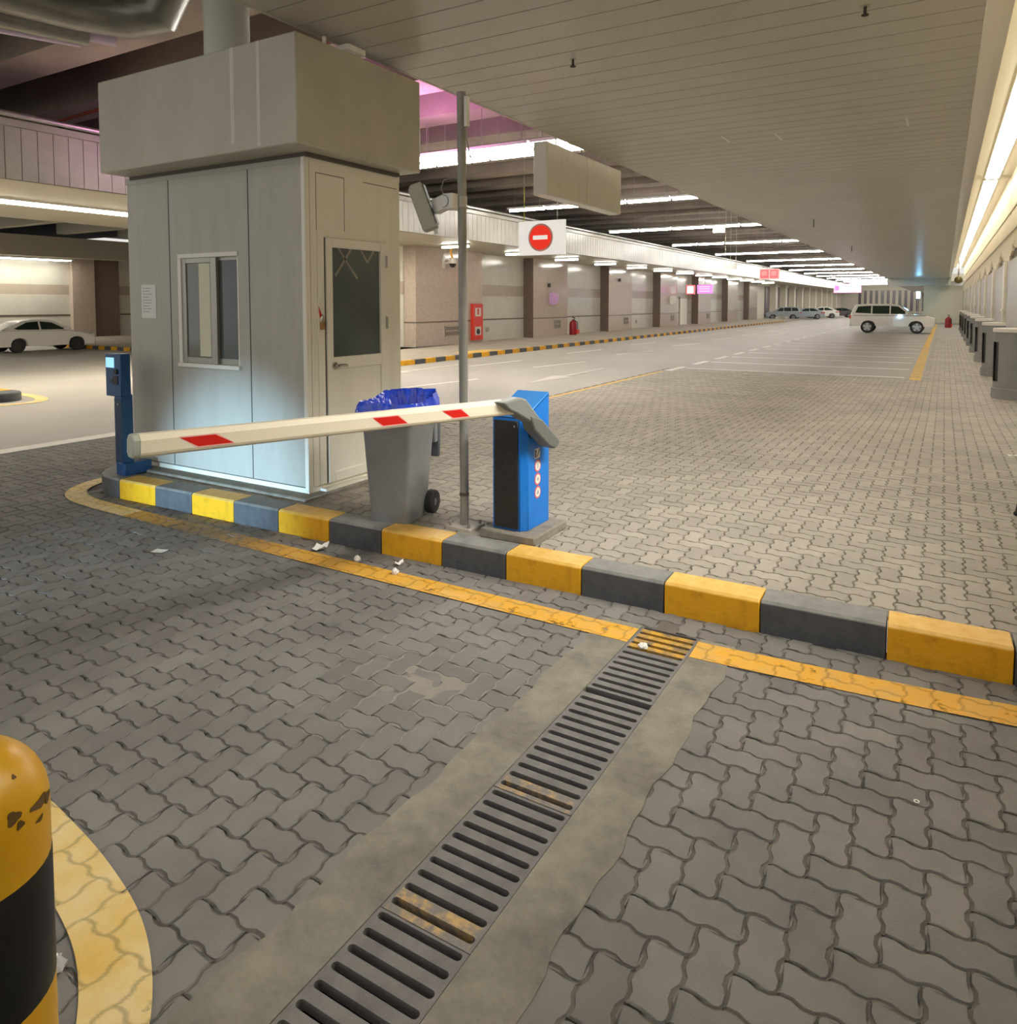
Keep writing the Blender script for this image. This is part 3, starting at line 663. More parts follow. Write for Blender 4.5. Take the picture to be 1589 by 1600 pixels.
# stickers on the side
b = MB(); b.box(x1-0.001, 4.645, 0.758, x1+0.002, 4.722, 0.83); st = b.build('pictogram_sticker', 'white', bg_)
b = MB(); b.box(x1+0.0015, 4.65, 0.765, x1+0.003, 4.668, 0.823); b.tube([(x1+0.0025, 4.68, 0.768), (x1+0.0025, 4.70, 0.80), (x1+0.0025, 4.716, 0.823)], 0.003); b.build('pictogram', 'black', st)
for i, z in enumerate((0.70, 0.60, 0.502)):
    b = MB(); b.cyl((x1-0.001, 4.69, z), (x1+0.002, 4.69, z), 0.046, n=28); s1 = b.build('warning_sticker', 'red' if i < 0 else mat('sticker_red', rgb(226, 96, 96), 0.5), bg_)
    b = MB(); b.cyl((x1+0.0015, 4.69, z), (x1+0.003, 4.69, z), 0.035, n=28); b.build('sticker_face', 'white', s1)
    b = MB()
    if i == 0: b.box(x1+0.0025, 4.683, z-0.018, x1+0.0038, 4.697, z+0.012)
    elif i == 1: b.cyl((x1+0.0025, 4.69, z), (x1+0.0038, 4.69, z), 0.014, n=14)
    else: b.box(x1+0.0025, 4.675, z-0.014, x1+0.0038, 4.705, z+0.004); b.box(x1+0.0025, 4.682, z, x1+0.0038, 4.698, z+0.016)
    b.build('sticker_symbol', 'print', s1)
# bracket plate on the shaft
b = MB()
b.prism([(4.02, 1.255), (4.245, 1.265), (4.315, 1.245), (4.53, 1.075), (4.49, 1.03), (4.185, 1.165), (4.10, 1.195)], -2.575+0.02, -2.455, 'x'); br = b.build('boom_bracket', 'bracket', bg_, bevel=0.012, seg=2)
b = MB(); b.prism([(4.36, 1.125), (4.53, 1.078), (4.80, 0.885), (4.775, 0.845), (4.72, 0.835), (4.64, 0.865), (4.42, 1.015)], -2.575+0.035, -2.445, 'x'); b.build('bracket_cover', mat('bracket_dark', rgb(102, 106, 102), 0.45), br, bevel=0.012, seg=2)
b = MB(); b.cyl((-2.60, 4.60, 0.97), (-2.54, 4.60, 0.97), 0.05, n=20); b.build('shaft', 'black', br)
# boom
a0 = Vector((-3.108, 1.916, 1.266)); a1 = Vector((-2.515, 4.215, 1.204)); ax = (a1-a0).normalized()
side = Vector((ax.y, -ax.x, 0)).normalized(); upv = side.cross(ax); LEN = (a1-a0).length
MX = Matrix.Translation(a0) @ Matrix((( ax.x, side.x, upv.x, 0), (ax.y, side.y, upv.y, 0), (ax.z, side.z, upv.z, 0), (0, 0, 0, 1)))
# local: x along boom from tip, y toward the viewer's side, z up
prof = [(0.038, -0.042), (0.044, -0.03), (0.044, 0.026), (0.022, 0.052), (-0.022, 0.052), (-0.044, 0.026), (-0.044, -0.03), (-0.022, -0.052), (0.022, -0.052)]
b = MB(); b.x = MX; b.prism(prof, 0.02, LEN, 'x'); bo = b.build('boom', 'cream', bg_, ang=25)
b = MB(); b.x = MX; b.prism([(p[0]*0.99, p[1]*1.04) for p in prof], -0.012, 0.022, 'x'); b.build('boom_cap', 'boomcap', bo, bevel=0.006)
for k, (s0, s1, q0, q1) in enumerate(((0.188, 0.351, 0.272, 0.440), (1.235, 1.405, 1.305, 1.475), (1.735, 1.885, 1.825, 1.955))):
    b = MB(); b.x = MX; yy = 0.0445
    for mi, g, dy in ((0, 0.006, 0.0), (1, 0.0, 0.0006)):
        v = [(s0-g, yy+dy, 0.022+g), (s1+g, yy+dy, 0.022+g), (q1+g*2, yy+dy, -0.026-g), (q0-g, yy+dy, -0.026-g)]
        b.add(v+[(p[0], yy-0.002, p[2]) for p in v], [(0, 1, 2, 3), (0, 4, 5, 1), (1, 5, 6, 2), (2, 6, 7, 3), (3, 7, 4, 0)], mi)
    b.build('red_mark', ['pinkedge', 'red'], bo)

# ------------------------------------------------------------------ sign pole with lamp head
sp = thing('sign_pole', 'slim galvanised steel pole bolted to the island between bin and barrier', 'pole', (-3.146, 4.567, 0.18))
b = MB(); b.cyl((-3.146, 4.567, 0.18), (-3.16, 4.567, 3.47), 0.034, n=20); b.build('pole', 'galv', sp)
b = MB(); b.box(-3.26, 4.47, 0.175, -3.03, 4.68, 0.205); bp = b.build('base_plate', mat('dusty_plate', rgb(190, 182, 168), 0.7), sp, bevel=0.005)
for dx, dy in ((-.085, -.07), (.085, -.07), (.085, .08), (-.085, .08)):
    b = MB(); b.cyl((-3.146+dx, 4.57+dy, 0.2), (-3.146+dx, 4.57+dy, 0.235), 0.012, n=8); b.build('bolt', 'galv', bp)
b = MB(); b.cyl((-3.148, 4.567, 0.43), (-3.148, 4.567, 0.455), 0.038, n=20); b.build('rust_band', 'stripe', sp)
b = MB(); b.cyl((-3.157, 4.567, 2.62), (-3.157, 4.567, 2.70), 0.038, n=20); b.build('clamp_band', 'alu', sp)
b = MB(); b.box(-3.118, 4.535, 3.21, -3.088, 4.575, 3.43); o = b.build('conduit_box', 'white', bevel=0.004); tag(o, 'slim white box at the top of the galvanised pole', 'conduit box')
b = MB(); b.tube([(-3.10, 4.55, 3.215), (-3.10, 4.545, 3.12), (-3.08, 4.55, 3.02), (-3.05, 4.56, 2.92)], 0.005, n=6); b.build('cable', 'cable', o)
lh = thing('lamp_head', 'grey flat lamp head tilted beside the galvanised pole, on a white bracket box', 'floodlight', (-3.26, 4.5, 2.6))
b = MB(); c = Vector((-3.425, 4.44, 2.62)); b.x = Matrix.Translation(c) @ Matrix.Rotation(math.radians(25), 4, 'Z') @ Matrix.Rotation(math.radians(-20), 4, 'Y')
b.prism([(-0.05, -0.18), (0.055, -0.18), (0.06, -0.16), (0.06, 0.165), (0.05, 0.185), (-0.03, 0.185), (-0.055, 0.15), (-0.055, -0.16)], -0.055, 0.055, 'y'); hh = b.build('housing', 'flood', lh, bevel=0.012, seg=2)
b = MB(); b.x = Matrix.Translation(c) @ Matrix.Rotation(math.radians(25), 4, 'Z') @ Matrix.Rotation(math.radians(-20), 4, 'Y'); b.box(0.058, -0.045, -0.15, 0.066, 0.045, 0.16); b.build('lens', 'black', hh)
b = MB(); b.x = Matrix.Translation(c) @ Matrix.Rotation(math.radians(25), 4, 'Z') @ Matrix.Rotation(math.radians(-20), 4, 'Y'); b.cyl((0.03, 0, -0.22), (0.03, 0, -0.18), 0.014, n=10); b.build('gland', 'white', hh)
b = MB(); b.box(-3.265, 4.46, 2.60, -3.17, 4.56, 2.718); bx = b.build('bracket_box', 'white', lh, bevel=0.006)
b = MB(); b.prism([(-3.265, 2.715), (-3.265, 2.602), (-3.35, 2.575), (-3.375, 2.68)], 4.47, 4.55, 'y'); b.build('bracket_arm', 'white', lh, bevel=0.004)
b = MB(); b.tube([(-3.262+0.05*math.sin(t)+0.006, 4.457, 2.66+0.046*math.cos(t)) for t in np.linspace(0.05, PI-0.05, 14)], 0.0025, n=6); b.build('printed_ring', mat('ring_ink', rgb(90, 96, 140), 0.6), bx)
b = MB(); b.tube([(-3.27, 4.5, 2.70), (-3.30, 4.5, 2.76), (-3.28, 4.5, 2.82), (-3.22, 4.52, 2.84), (-3.17, 4.55, 2.83)], 0.004, n=6); b.build('cable', 'cable', lh)

# ------------------------------------------------------------------ wheelie bin and liner
BR = math.radians(13); bc = Vector((-3.745, 4.525, 0.19))
wb = thing('wheelie_bin', 'grey wheeled rubbish bin in front of the booth door, lined with a blue bag', 'bin', bc, BR)
def bin_ring(w, d, z, yo, n=5, r=0.045):
    pts = []
    for (sx, sy, a0_) in ((1, -1, -PI/2), (1, 1, 0), (-1, 1, PI/2), (-1, -1, PI)):
        for k in range(n):
            t = a0_+PI/2*k/(n-1); pts.append((sx*(w/2-r)+r*math.cos(t), yo+sy*(d/2-r)+r*math.sin(t), z))
    return pts
def local(b, name, mats, parent, **kw): return b.build(name, mats, parent, origin=(0, 0, 0), **kw)
b = MB(); rings = [bin_ring(0.335, 0.34, 0.0, -0.02), bin_ring(0.355, 0.365, 0.12, -0.015), bin_ring(0.44, 0.47, 0.82, 0.0), bin_ring(0.455, 0.49, 0.84, 0.0), bin_ring(0.47, 0.51, 0.845, 0.0), bin_ring(0.47, 0.51, 0.90, 0.0), bin_ring(0.45, 0.49, 0.905, 0.0), bin_ring(0.42, 0.45, 0.80, 0.0)]
n = len(rings[0]); v = [p for r in rings for p in r]
f = [(j*n+k, j*n+(k+1) % n, (j+1)*n+(k+1) % n, (j+1)*n+k) for j in range(len(rings)-1) for k in range(n)]+[tuple(range(n-1, -1, -1))]
b.add(v, f)
local(b, 'body', 'bin', wb, ang=30)
b = MB(); b.prism([(-0.12, 0.06), (-0.07, 0.06), (-0.10, 0.80), (-0.16, 0.80)], -0.181, -0.176, 'y')
for s in (-1, 1):
    b = MB(); xo = s*0.205
    prof = [(0.03, -0.035), (0.085, -0.035), (0.095, -0.025), (0.095, 0.025), (0.085, 0.035), (0.03, 0.035)]
    v = []; nn = 24
    for r, t in prof:
        for k in range(nn): v.append((xo+t, 0.165+r*math.cos(2*PI*k/nn), 0.095+r*math.sin(2*PI*k/nn)))
    f = [(j*nn+k, j*nn+(k+1) % nn, (j+1)*nn+(k+1) % nn, (j+1)*nn+k) for j in range(len(prof)-1) for k in range(nn)]
    b.add(v, f); wh = local(b, 'wheel', 'tyre', wb)
    b = MB(); b.cyl((xo-0.03, 0.165, 0.095), (xo+0.03, 0.165, 0.095), 0.034, n=16); b.cyl((xo-0.038, 0.165, 0.095), (xo+0.038, 0.165, 0.095), 0.012, n=10); local(b, 'hub', 'bin', wh)
b = MB(); b.cyl((-0.2, 0.165, 0.095), (0.2, 0.165, 0.095), 0.014, n=10); local(b, 'axle', 'galv', wb)
b = MB(); b.box(-0.10, 0.12, 0.07, 0.10, 0.20, 0.14); local(b, 'axle_bracket', 'bin', wb, bevel=0.01)
b = MB()
for s in (-1, 1): b.box(s*0.17-0.035, 0.235, 0.56, s*0.17+0.035, 0.30, 0.88)
b.cyl((-0.19, 0.285, 0.85), (0.19, 0.285, 0.85), 0.018, n=10); local(b, 'handle', 'bin', wb, bevel=0.012)
lid = MB(); lid.x = Matrix.Translation((0, 0.30, 0.86)) @ Matrix.Rotation(math.radians(-3), 4, 'X'); lid.box(-0.22, 0.0, -0.42, 0.22, 0.035, 0.0); local(lid, 'open_lid', mat('bin_lid', rgb(96, 100, 104), 0.5), wb, bevel=0.012)
lb = thing('bin_liner', 'shiny blue plastic bag folded over the rim of the grey wheeled bin', 'bin bag', bc+Vector((0, 0, 0.8)), BR)
b = MB(); nn = 96
def bagring(w, d, z, wob, seed, up=0.0, amp=0.012):
    out = []
    base = np.array([q[:2] for q in bin_ring(w, d, z, 0.0, n=8, r=0.09)]); base = np.vstack([base, base[:1]])
    cum = np.concatenate([[0], np.cumsum(np.linalg.norm(np.diff(base, axis=0), axis=1))]); tt = np.linspace(0, cum[-1], 161)[:-1]
    base = np.stack([np.interp(tt, cum, base[:, 0]), np.interp(tt, cum, base[:, 1])], 1)
    for k, p in enumerate(base):
        a = 2*PI*k/len(base)
        wv = amp*(math.sin(a*9+seed)+0.8*math.sin(a*17+seed*2.1)+0.6*math.sin(a*29+seed*3.3)+0.2*math.sin(a*47-seed))*wob*0.5
        L_ = math.hypot(p[0], p[1]); sc = 1+wv/L_
        bul = 0.03*math.exp(-((a-0.0)/0.5)**2)
        out.append((p[0]*sc, p[1]*sc, z+up*max(0, math.sin(math.atan2(p[1], p[0])+0.15))+0.45*wv*math.cos(a*5+seed)-0.8))
    return out
rg = [bagring(0.54, 0.60, 0.82, 1.0, 0.4, amp=0.018), bagring(0.53, 0.58, 0.86, 0.9, 1.1, amp=0.016), bagring(0.515, 0.56, 0.91, 0.8, 1.7, up=0.035, amp=0.016), bagring(0.485, 0.525, 0.945, 0.8, 2.2, up=0.065, amp=0.02), bagring(0.43, 0.47, 0.93, 1.1, 2.9, up=0.05, amp=0.02), bagring(0.40, 0.43, 0.84, 1.2, 3.3), bagring(0.36, 0.38, 0.70, 1.5, 4.1), bagring(0.22, 0.24, 0.62, 1.5, 5.0), bagring(0.12, 0.12, 0.61, 0.2, 5.5)]
n = len(rg[0]); v = [p for r in rg for p in r]
f = [(j*n+k, j*n+(k+1) % n, (j+1)*n+(k+1) % n, (j+1)*n+k) for j in range(len(rg)-1) for k in range(n)]+[tuple(range((len(rg)-1)*n, len(rg)*n))]
b.add(v, f); local(b, 'bag_film', 'bag', lb, ang=75)

# ------------------------------------------------------------------ bollard
bl = thing('bollard', 'yellow and black striped bollard with a domed top at the left edge', 'bollard', (-1.672, 0.655, 0.0))
R = 0.148
b = MB(); b.lathe([(R, 0.762)]+[(R, 0.87)]+[(R*math.cos(t), 0.87+R*1.02*math.sin(t)) for t in np.linspace(0.1, PI/2-0.02, 12)]+[(0.001, 0.87+R*1.02)], (-1.672, 0.655, 0), 40); tp = b.build('yellow_top', 'bol_y', bl, ang=50)
b = MB(); b.lathe([(R, 0.49), (R+0.001, 0.492), (R+0.001, 0.76), (R, 0.762)], (-1.672, 0.655, 0), 40); b.build('black_band', 'bol_k', bl)
b = MB(); b.lathe([(R, 0.22), (R, 0.49)], (-1.672, 0.655, 0), 40); b.build('yellow_band', 'bol_y', bl)
b = MB(); b.lathe([(R+0.02, 0.0), (R+0.02, 0.012), (R+0.001, 0.02), (R+0.001, 0.22)], (-1.672, 0.655, 0), 40); b.build('black_base', 'bol_k', bl)
for (ang, z, w, h) in ((0.63, 0.893, 0.026, 0.010), (0.86, 0.884, 0.018, 0.010), (0.20, 0.905, 0.014, 0.012), (0.27, 0.885, 0.008, 0.008), (0.60, 0.862, 0.012, 0.006), (0.42, 0.965, 0.005, 0.004)):
    b = MB(); dz = z-0.87; rr = math.sqrt(max(R*R-(dz/1.02)**2, 0))+0.0012
    pts = []
    for t in np.linspace(0, 2*PI, 12, endpoint=False):
        k = 1+0.25*math.sin(3*t+ang*9)
        a_ = ang+w*k*math.cos(t)/R; z_ = z+h*k*math.sin(t); r_ = math.sqrt(max(R*R-((z_-0.87)/1.02)**2, 0))+0.0012
        pts.append((-1.672+r_*math.cos(a_), 0.655+r_*math.sin(a_), z_))
    b.add(pts, [tuple(range(12))]); b.build('paint_chip', 'chip', tp)

# ------------------------------------------------------------------ litter
def scrap(name, x, y, w, d, rz, label, curl=0.01, z=0.004, mtl='paper', base=0.0):
    b = MB(); b.x = Matrix.Translation((x, y, base+z)) @ Matrix.Rotation(rz, 4, 'Z'); v = []; n = 6
    for i in range(n):
        for j in range(n):
            u, t = i/(n-1)-.5, j/(n-1)-.5; v.append((u*w, t*d, curl*(4*u*u+1.5*t*t*4*(1 if u > 0 else .4))))
    m = len(v); v += [(p[0], p[1], p[2]-0.001) for p in v]
    f = [(i*n+j, (i+1)*n+j, (i+1)*n+j+1, i*n+j+1) for i in range(n-1) for j in range(n-1)]
    f += [tuple(m+q for q in reversed(g)) for g in f]
    b.add(v, f); return tag(b.build(name, mtl, ang=60), label, 'litter', 'paper scraps on the lane')
def wad(name, x, y, r, label, mtl='paper', sz=0.7, seed=1, base=0.0):
    b = MB(); b.sphere((0, 0, 0), r, 14, 9, sz=sz); rd = random.Random(seed)
    b.v = [(p[0]*rd.uniform(.65, 1.15)+x, p[1]*rd.uniform(.65, 1.15)+y, p[2]*rd.uniform(.7, 1.1)+r*sz*0.95+base) for p in b.v]
    return tag(b.build(name, mtl, ang=20), label, 'litter', 'paper scraps on the lane')
scrap('paper_scrap', -5.151, 3.364, 0.105, 0.075, 0.25, 'flat white ticket lying alone on the pavers left of the yellow line', curl=0.002)
scrap('paper_scrap', -4.117, 4.02, 0.10, 0.13, 0.5, 'curled white slip of paper against the kerb', curl=0.018)
wad('paper_scrap', -3.685, 3.96, 0.026, 'small crumpled paper pinched to a point, right of the curled slip', seed=3, sz=1.0)
scrap('paper_scrap', -3.368, 4.06, 0.06, 0.05, 0.9, 'tiny folded paper scrap at the foot of the yellow kerb stone', curl=0.015)
wad('paper_scrap', -3.278, 3.90, 0.026, 'crumpled white paper ball on the yellow line', seed=9, sz=1.0)
wad('paper_scrap', -1.385, 3.73, 0.028, 'white paper scrap on the yellow end of the drain grating', seed=5, sz=0.6, base=0.003)
b = MB()
for k in range(1):
    v = []; n = 20
    for r, z in ((0.011, 0.003), (0.011, 0.006), (0.006, 0.006), (0.006, 0.003)):
        v += [(-0.042+r*math.cos(2*PI*i/n), 3.081+r*math.sin(2*PI*i/n), z) for i in range(n)]
    b.add(v, [(j*n+i, j*n+(i+1) % n, ((j+1) % 4)*n+(i+1) % n, ((j+1) % 4)*n+i) for j in range(4) for i in range(n)])
tag(b.build('ring_tab', 'white'), 'tiny white ring lying on the pavers right of the drain', 'litter')
wad('plastic_scrap', -2.139, 1.04, 0.04, 'crumpled clear plastic wrapper beside the striped bollard', mtl='clear', seed=12, sz=0.5)
scrap('paper_scrap', 0.765, 10.05, 0.16, 0.2, 0.2, 'white paper on the pale pavers at the right edge of the photo', curl=0.01, base=0.13)
b = MB(); b.tube([(0.60, 7.10, 0.33), (0.56, 7.08, 0.27), (0.55, 7.07, 0.21)], 0.016); b.sphere((0.545, 7.065, 0.20), 0.022, 12, 8); b.tube([(0.60, 7.10, 0.33), (0.66, 7.12, 0.27), (0.67, 7.13, 0.19)], 0.016)
tag(b.build('stand_foot', 'black'), 'black foot of a stand just entering at the right edge', 'stand')

# ------------------------------------------------------------------ low slatted ceiling and the right wall
CZ = 4.2; CXL, CXR = -4.715, 0.205; P_ = 0.338
b = MB(); y = -3.0; yend = 76.0; i = 0
while y < yend:
    b.box(CXL, y+0.006, CZ, CXR, y+P_-0.006, CZ+0.03)
    y += P_
struct(b.build('ceiling', 'slat', fixn=False))
b = MB(); b.box(CXL, -3.0, CZ+0.025, CXR, yend, CZ+0.06); struct(b.build('ceiling_backing', 'gap'))
b = MB(); b.box(CXL-0.03, -3.0, CZ-0.004, CXL, yend, CZ+0.5); struct(b.build('trim_1', 'soffit'))
b = MB(); b.box(CXL, yend, CZ-0.7, CXR+0.2, yend+0.3, CZ+0.5); struct(b.build('trim_2', 'slat'))
b = MB(); b.box(CXL, yend+0.3, CZ-0.35, 1.35, 240, CZ-0.3); struct(b.build('ceiling_far', 'slat'))
b = MB(); b.box(CXR, -3.0, CZ-0.006, CXR+0.19, yend, CZ+0.05); struct(b.build('trim_3', 'trimgloss'))
b = MB(); b.box(CXR+0.15, -3.0, CZ+0.05, CXR+0.19, yend, 5.1); struct(b.build('trim_4', 'cove'))
b = MB(); b.box(CXR+0.15, -3.0, 5.1, 1.5, yend, 5.16); struct(b.build('ceiling_cove', 'cove'))
# ceiling details
def sprinkler(x, y, label, r=0.035, drop=0.07):
    s = thing('sprinkler_head', label, 'sprinkler', (x, y, CZ-drop), group='sprinkler heads in the slatted ceiling')
    b = MB(); b.cyl((x, y, CZ-0.003), (x, y, CZ+0.004), r, n=16); b.build('rosette', 'alu', s)
    b = MB(); b.cyl((x, y, CZ-drop), (x, y, CZ), 0.012, n=8); b.cyl((x, y, CZ-drop), (x, y, CZ-drop+0.006), 0.028, n=12); b.build('nozzle', 'seam', s)
sprinkler(-3.10, 6.33, 'sprinkler head in the slatted ceiling right of the booth canopy')
sprinkler(-0.60, 6.36, 'sprinkler head in the slatted ceiling at the top edge of the photo', 0.04)
sprinkler(-3.18, 21.5, 'sprinkler head in the slatted ceiling beyond the hanging box sign', 0.10, 0.2)
sprinkler(-3.33, 32.4, 'sprinkler head farthest along the slatted ceiling', 0.10, 0.2)
for q in ((-0.49, 10.33, -0.47, 10.86), (-2.07, 10.4, -2.05, 10.89), (-2.74, 10.19, -2.72, 10.64)):
    b = MB(); b.box(q[0], q[1], CZ-0.004, q[2], q[3], CZ+0.001); struct(b.build('trim_5', 'white'))
# right wall
WXR = 1.35
b = MB(); b.box(WXR, -3, 0, WXR+0.3, 80, 2.95); struct(b.build('wall_right', 'rwall'))
b = MB(); b.box(WXR+0.06, -3, 2.95, WXR+0.3, 80, 5.16); struct(b.build('wall_right_upper', 'ribgap'))
GY = [17.6+5.25*k for k in range(11)]
b = MB(); y = -2.5; rd = random.Random(3)
while y < 76:
    d = min(abs(y+0.08-(g+0.0)) for g in GY+[12.35, 7.1])
    lo = 2.93 if d < 0.9 else 2.93+0.25*max(0, math.sin(y*1.3))+rd.uniform(0, 0.22)
    b.box(WXR, y, lo, WXR+0.07, y+0.155, 5.1); y += 0.19
struct(b.build('wall_right_ribs', 'rib', fixn=False))
b = MB(); b.box(WXR-0.02, -3, 4.15, WXR+0.07, 76, 4.20); b.box(WXR-0.02, -3, 3.62, WXR+0.07, 76, 3.66); struct(b.build('trim_6', 'cove'))
for k, gy in enumerate(GY+[12.35, 7.1]):
    b = MB(); b.box(WXR-0.06, gy-0.34, 1.72, WXR+0.01, gy+0.34, 2.98); b.box(WXR-0.06, gy-0.22, 0, WXR+0.01, gy+0.22, 1.72); b.box(WXR-0.085, gy-0.37, 1.70, WXR+0.01, gy+0.37, 1.76)
    struct(b.build('wall_right_pilaster', 'rpil'))
for k, gy in enumerate(GY[:9]):
    g = thing('column_guard', f'grey round column guard with a pale lid along the right wall, {nth(k)} from the camera', 'column guard', (WXR, gy, 0), group='round column guards along the right wall')
    a0_, a1_ = PI/2, 3*PI/2
    s0, s1 = PI+math.radians(2), PI+math.radians(32)
    b = MB()
    for (ta, tb) in ((a0_, s0), (s1, a1_)):
        b.lathe([(0.48, 0.20), (0.48, 1.34)], (WXR, gy, 0), 14, t0=ta, t1=tb)
    b.lathe([(0.48, 1.13), (0.48, 1.34)], (WXR, gy, 0), 8, t0=s0, t1=s1); b.lathe([(0.48, 0.2), (0.48, 0.34)], (WXR, gy, 0), 8, t0=s0, t1=s1)
    b.build('drum', 'guard', g)
    b = MB(); b.lathe([(0.44, 0.30), (0.44, 1.16)], (WXR, gy, 0), 8, t0=s0-0.05, t1=s1+0.05); b.build('dark_slot', 'black', g)
    b = MB(); b.lathe([(0.0, 1.40), (0.495, 1.40), (0.50, 1.395), (0.50, 1.33), (0.48, 1.325)], (WXR, gy, 0), 28, t0=a0_, t1=a1_); b.build('lid', 'guardtop' if True else 'guard', g, ang=30)
    b = MB(); b.lathe([(0.48, 0.22), (0.505, 0.20), (0.505, 0.0)], (WXR, gy, 0), 28, t0=a0_, t1=a1_); b.build('base_ring', 'guard', g)
# cove lights: long runs of tubes behind the glossy trim
CLZ = 5.02
for k in range(6):
    ya, yb = [(1.8, 22.0), (22.5, 37.1), (37.5, 52.3), (52.6, 60), (60.3, 68), (68.3, 75.5)][k]
    c = thing('cove_light', f'long bright tube light in the right wall cove, {nth(k)} run from the camera', 'strip light', (0.93, (ya+yb)/2, CLZ), group='tube lights in the right cove')
    b = MB(); b.box(0.77, ya, CLZ+0.04, 1.09, yb, 5.1); b.build('housing', 'fixture', c)
    b = MB(); b.box(0.80, ya+0.03, CLZ, 1.06, yb-0.03, CLZ+0.045); b.build('tube', 'covetube', c)
wc = thing('wall_camera', 'small dark camera at the far end of the bright cove', 'camera', (0.72, 60, 3.5))
b = MB(); b.sphere((0.75, 60.0, 3.55), 0.26, 14, 10); b.build('dome', mat('olive_dome', rgb(104, 98, 40), 0.4), wc)
b = MB(); b.cyl((0.75, 60, 3.7), (0.75, 60, 5.1), 0.05, n=8); b.build('stem', 'alu', wc)

# ------------------------------------------------------------------ open bay: slab, beams, fascia
FX = -15.0
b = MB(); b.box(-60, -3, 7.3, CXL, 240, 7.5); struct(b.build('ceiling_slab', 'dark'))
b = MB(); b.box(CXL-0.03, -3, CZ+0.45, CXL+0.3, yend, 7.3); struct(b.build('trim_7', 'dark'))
yb_ = 14.18-6*2.375; k = 0
while yb_ < 160:
    b = MB(); b.box(FX-7, yb_, 6.35, CXL-0.03, yb_+0.87, 7.3); struct(b.build('ceiling_beam', 'beam')); yb_ += 2.375
b = MB(); y = -1.0
while y < 190:
    w = 0.285; b.box(FX-0.05, y+0.006, 4.2, FX, y+w-0.006, 5.16); y += w
struct(b.build('wall_fascia', 'fascia', fixn=False))
b = MB(); b.box(FX-0.1, -1, 4.2, FX-0.03, 190, 5.2); struct(b.build('wall_fascia_backing', 'seam'))
b = MB(); b.box(FX-0.35, -1, 5.16, FX+0.06, 190, 5.30); b.box(FX-0.02, -1, 5.40, FX+0.03, 190, 5.44); struct(b.build('trim_8', 'fascia', bevel=0.01))
for y in np.arange(1, 120, 3.0):
    pass
b = MB(); b.tube([(FX+0.12, -1, 5.36), (FX+0.12, 90, 5.36)], 0.05, n=10); struct(b.build('trim_9', 'alu'))
# canopy over the pavement
b = MB(); b.box(-18.8, 23.0, 4.2, FX-0.05, 190, 4.26); struct(b.build('ceiling_soffit', 'soffit'))
b = MB(); b.box(-21.6, -1, 4.2, FX-0.05, 23.0, 4.26); struct(b.build('ceiling_soffit_left', 'soffit'))
b = MB(); b.box(-21.75, -1, 4.2, -21.6, 23.0, 4.9); struct(b.build('trim_10', 'soffit'))
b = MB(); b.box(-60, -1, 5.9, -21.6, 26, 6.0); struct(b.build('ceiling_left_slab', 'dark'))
for k in range(9):
    y = 1.2+2.9*k
    b = MB(); b.box(-35.6, y, 5.1, -21.75, y+0.4, 5.6); struct(b.build('ceiling_joist', 'soffit'))
b = MB(); b.box(-36.2, -1, 4.04, -35.6, 26, 4.97); struct(b.build('ceiling_edge_beam', 'soffit'))
b = MB(); b.box(-60, -1, 4.3, -36.2, 26, 4.4); struct(b.build('ceiling_left_soffit', 'soffit'))
# left wall with granite piers
WL, PL = -18.78, -18.2
def wallpanel(b, y0, y1, x):
    b.box(x-0.3, y0, 0.1, x, y1, 2.25, 0); b.box(x-0.3, y0, 2.25, x, y1, 2.78, 1); b.box(x-0.3, y0, 2.78, x, y1, 4.2, 0)
b = MB(); wallpanel(b, 23.0, 84, WL); struct(b.build('wall_left', ['wallpale', 'wallband']))
b = MB(); b.box(WL-0.2, 23.05, 1.10, WL+0.012, 84, 1.17); struct(b.build('trim_11', 'stripe'))
piers = [(23.07, 27.9), (32.7, 36.6), (42.4, 46.3), (52.0, 55.9), (61.6, 65.5), (71.4, 75.3), (80.3, 84.2)]
for k, (y0, y1) in enumerate(piers):
    b = MB(); b.box(WL-0.05, y0, 0.1, PL, y1, 4.2, 0); o = struct(b.build('wall_left_pier', ['granite'], bevel=0.01))
    b = MB(); b.box(WL, y0-0.006, 1.10, PL+0.008, y1+0.006, 1.16); struct(b.build('trim_12', 'stripe'))
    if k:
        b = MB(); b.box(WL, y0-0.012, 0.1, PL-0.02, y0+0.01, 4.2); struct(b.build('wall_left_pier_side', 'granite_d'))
# recessed left wall behind the parked saloon
b = MB(); b.box(-41, 25.5, 0, -18.8, 26, 4.4); struct(b.build('wall_cross', 'wallpale'))
b = MB(); x = -39.2; b.box(x-0.3, -2, 0.0, x, 26, 2.35, 0); b.box(x-0.3, -2, 2.35, x, 26, 2.85, 1); b.box(x-0.3, -2, 2.85, x, 26, 4.4, 0); struct(b.build('wall_recess', ['wallpale', 'wallband']))
b = MB(); b.box(x-0.1, -2, 1.26, x+0.02, 26, 1.34); struct(b.build('trim_13', 'stripe'))
b = MB(); b.box(-40.2, 21.02, 0, -38.9, 22.18, 4.35); struct(b.build('wall_recess_pier', 'granite', bevel=0.01))
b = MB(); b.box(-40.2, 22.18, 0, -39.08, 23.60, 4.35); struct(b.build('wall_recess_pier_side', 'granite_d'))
# pavement
KX = -14.2
b = MB(); b.box(-41, 17.35, -0.05, -18, 25.6, 0.14); b.box(-18.9, 17.35, -0.05, KX-0.15, 88, 0.14); struct(b.build('floor_pavement', 'pavement'))
b = MB(); b.box(-18.9, 88, -0.05, -16.8, 190, 0.02); struct(b.build('floor_pavement_far', 'pavement'))
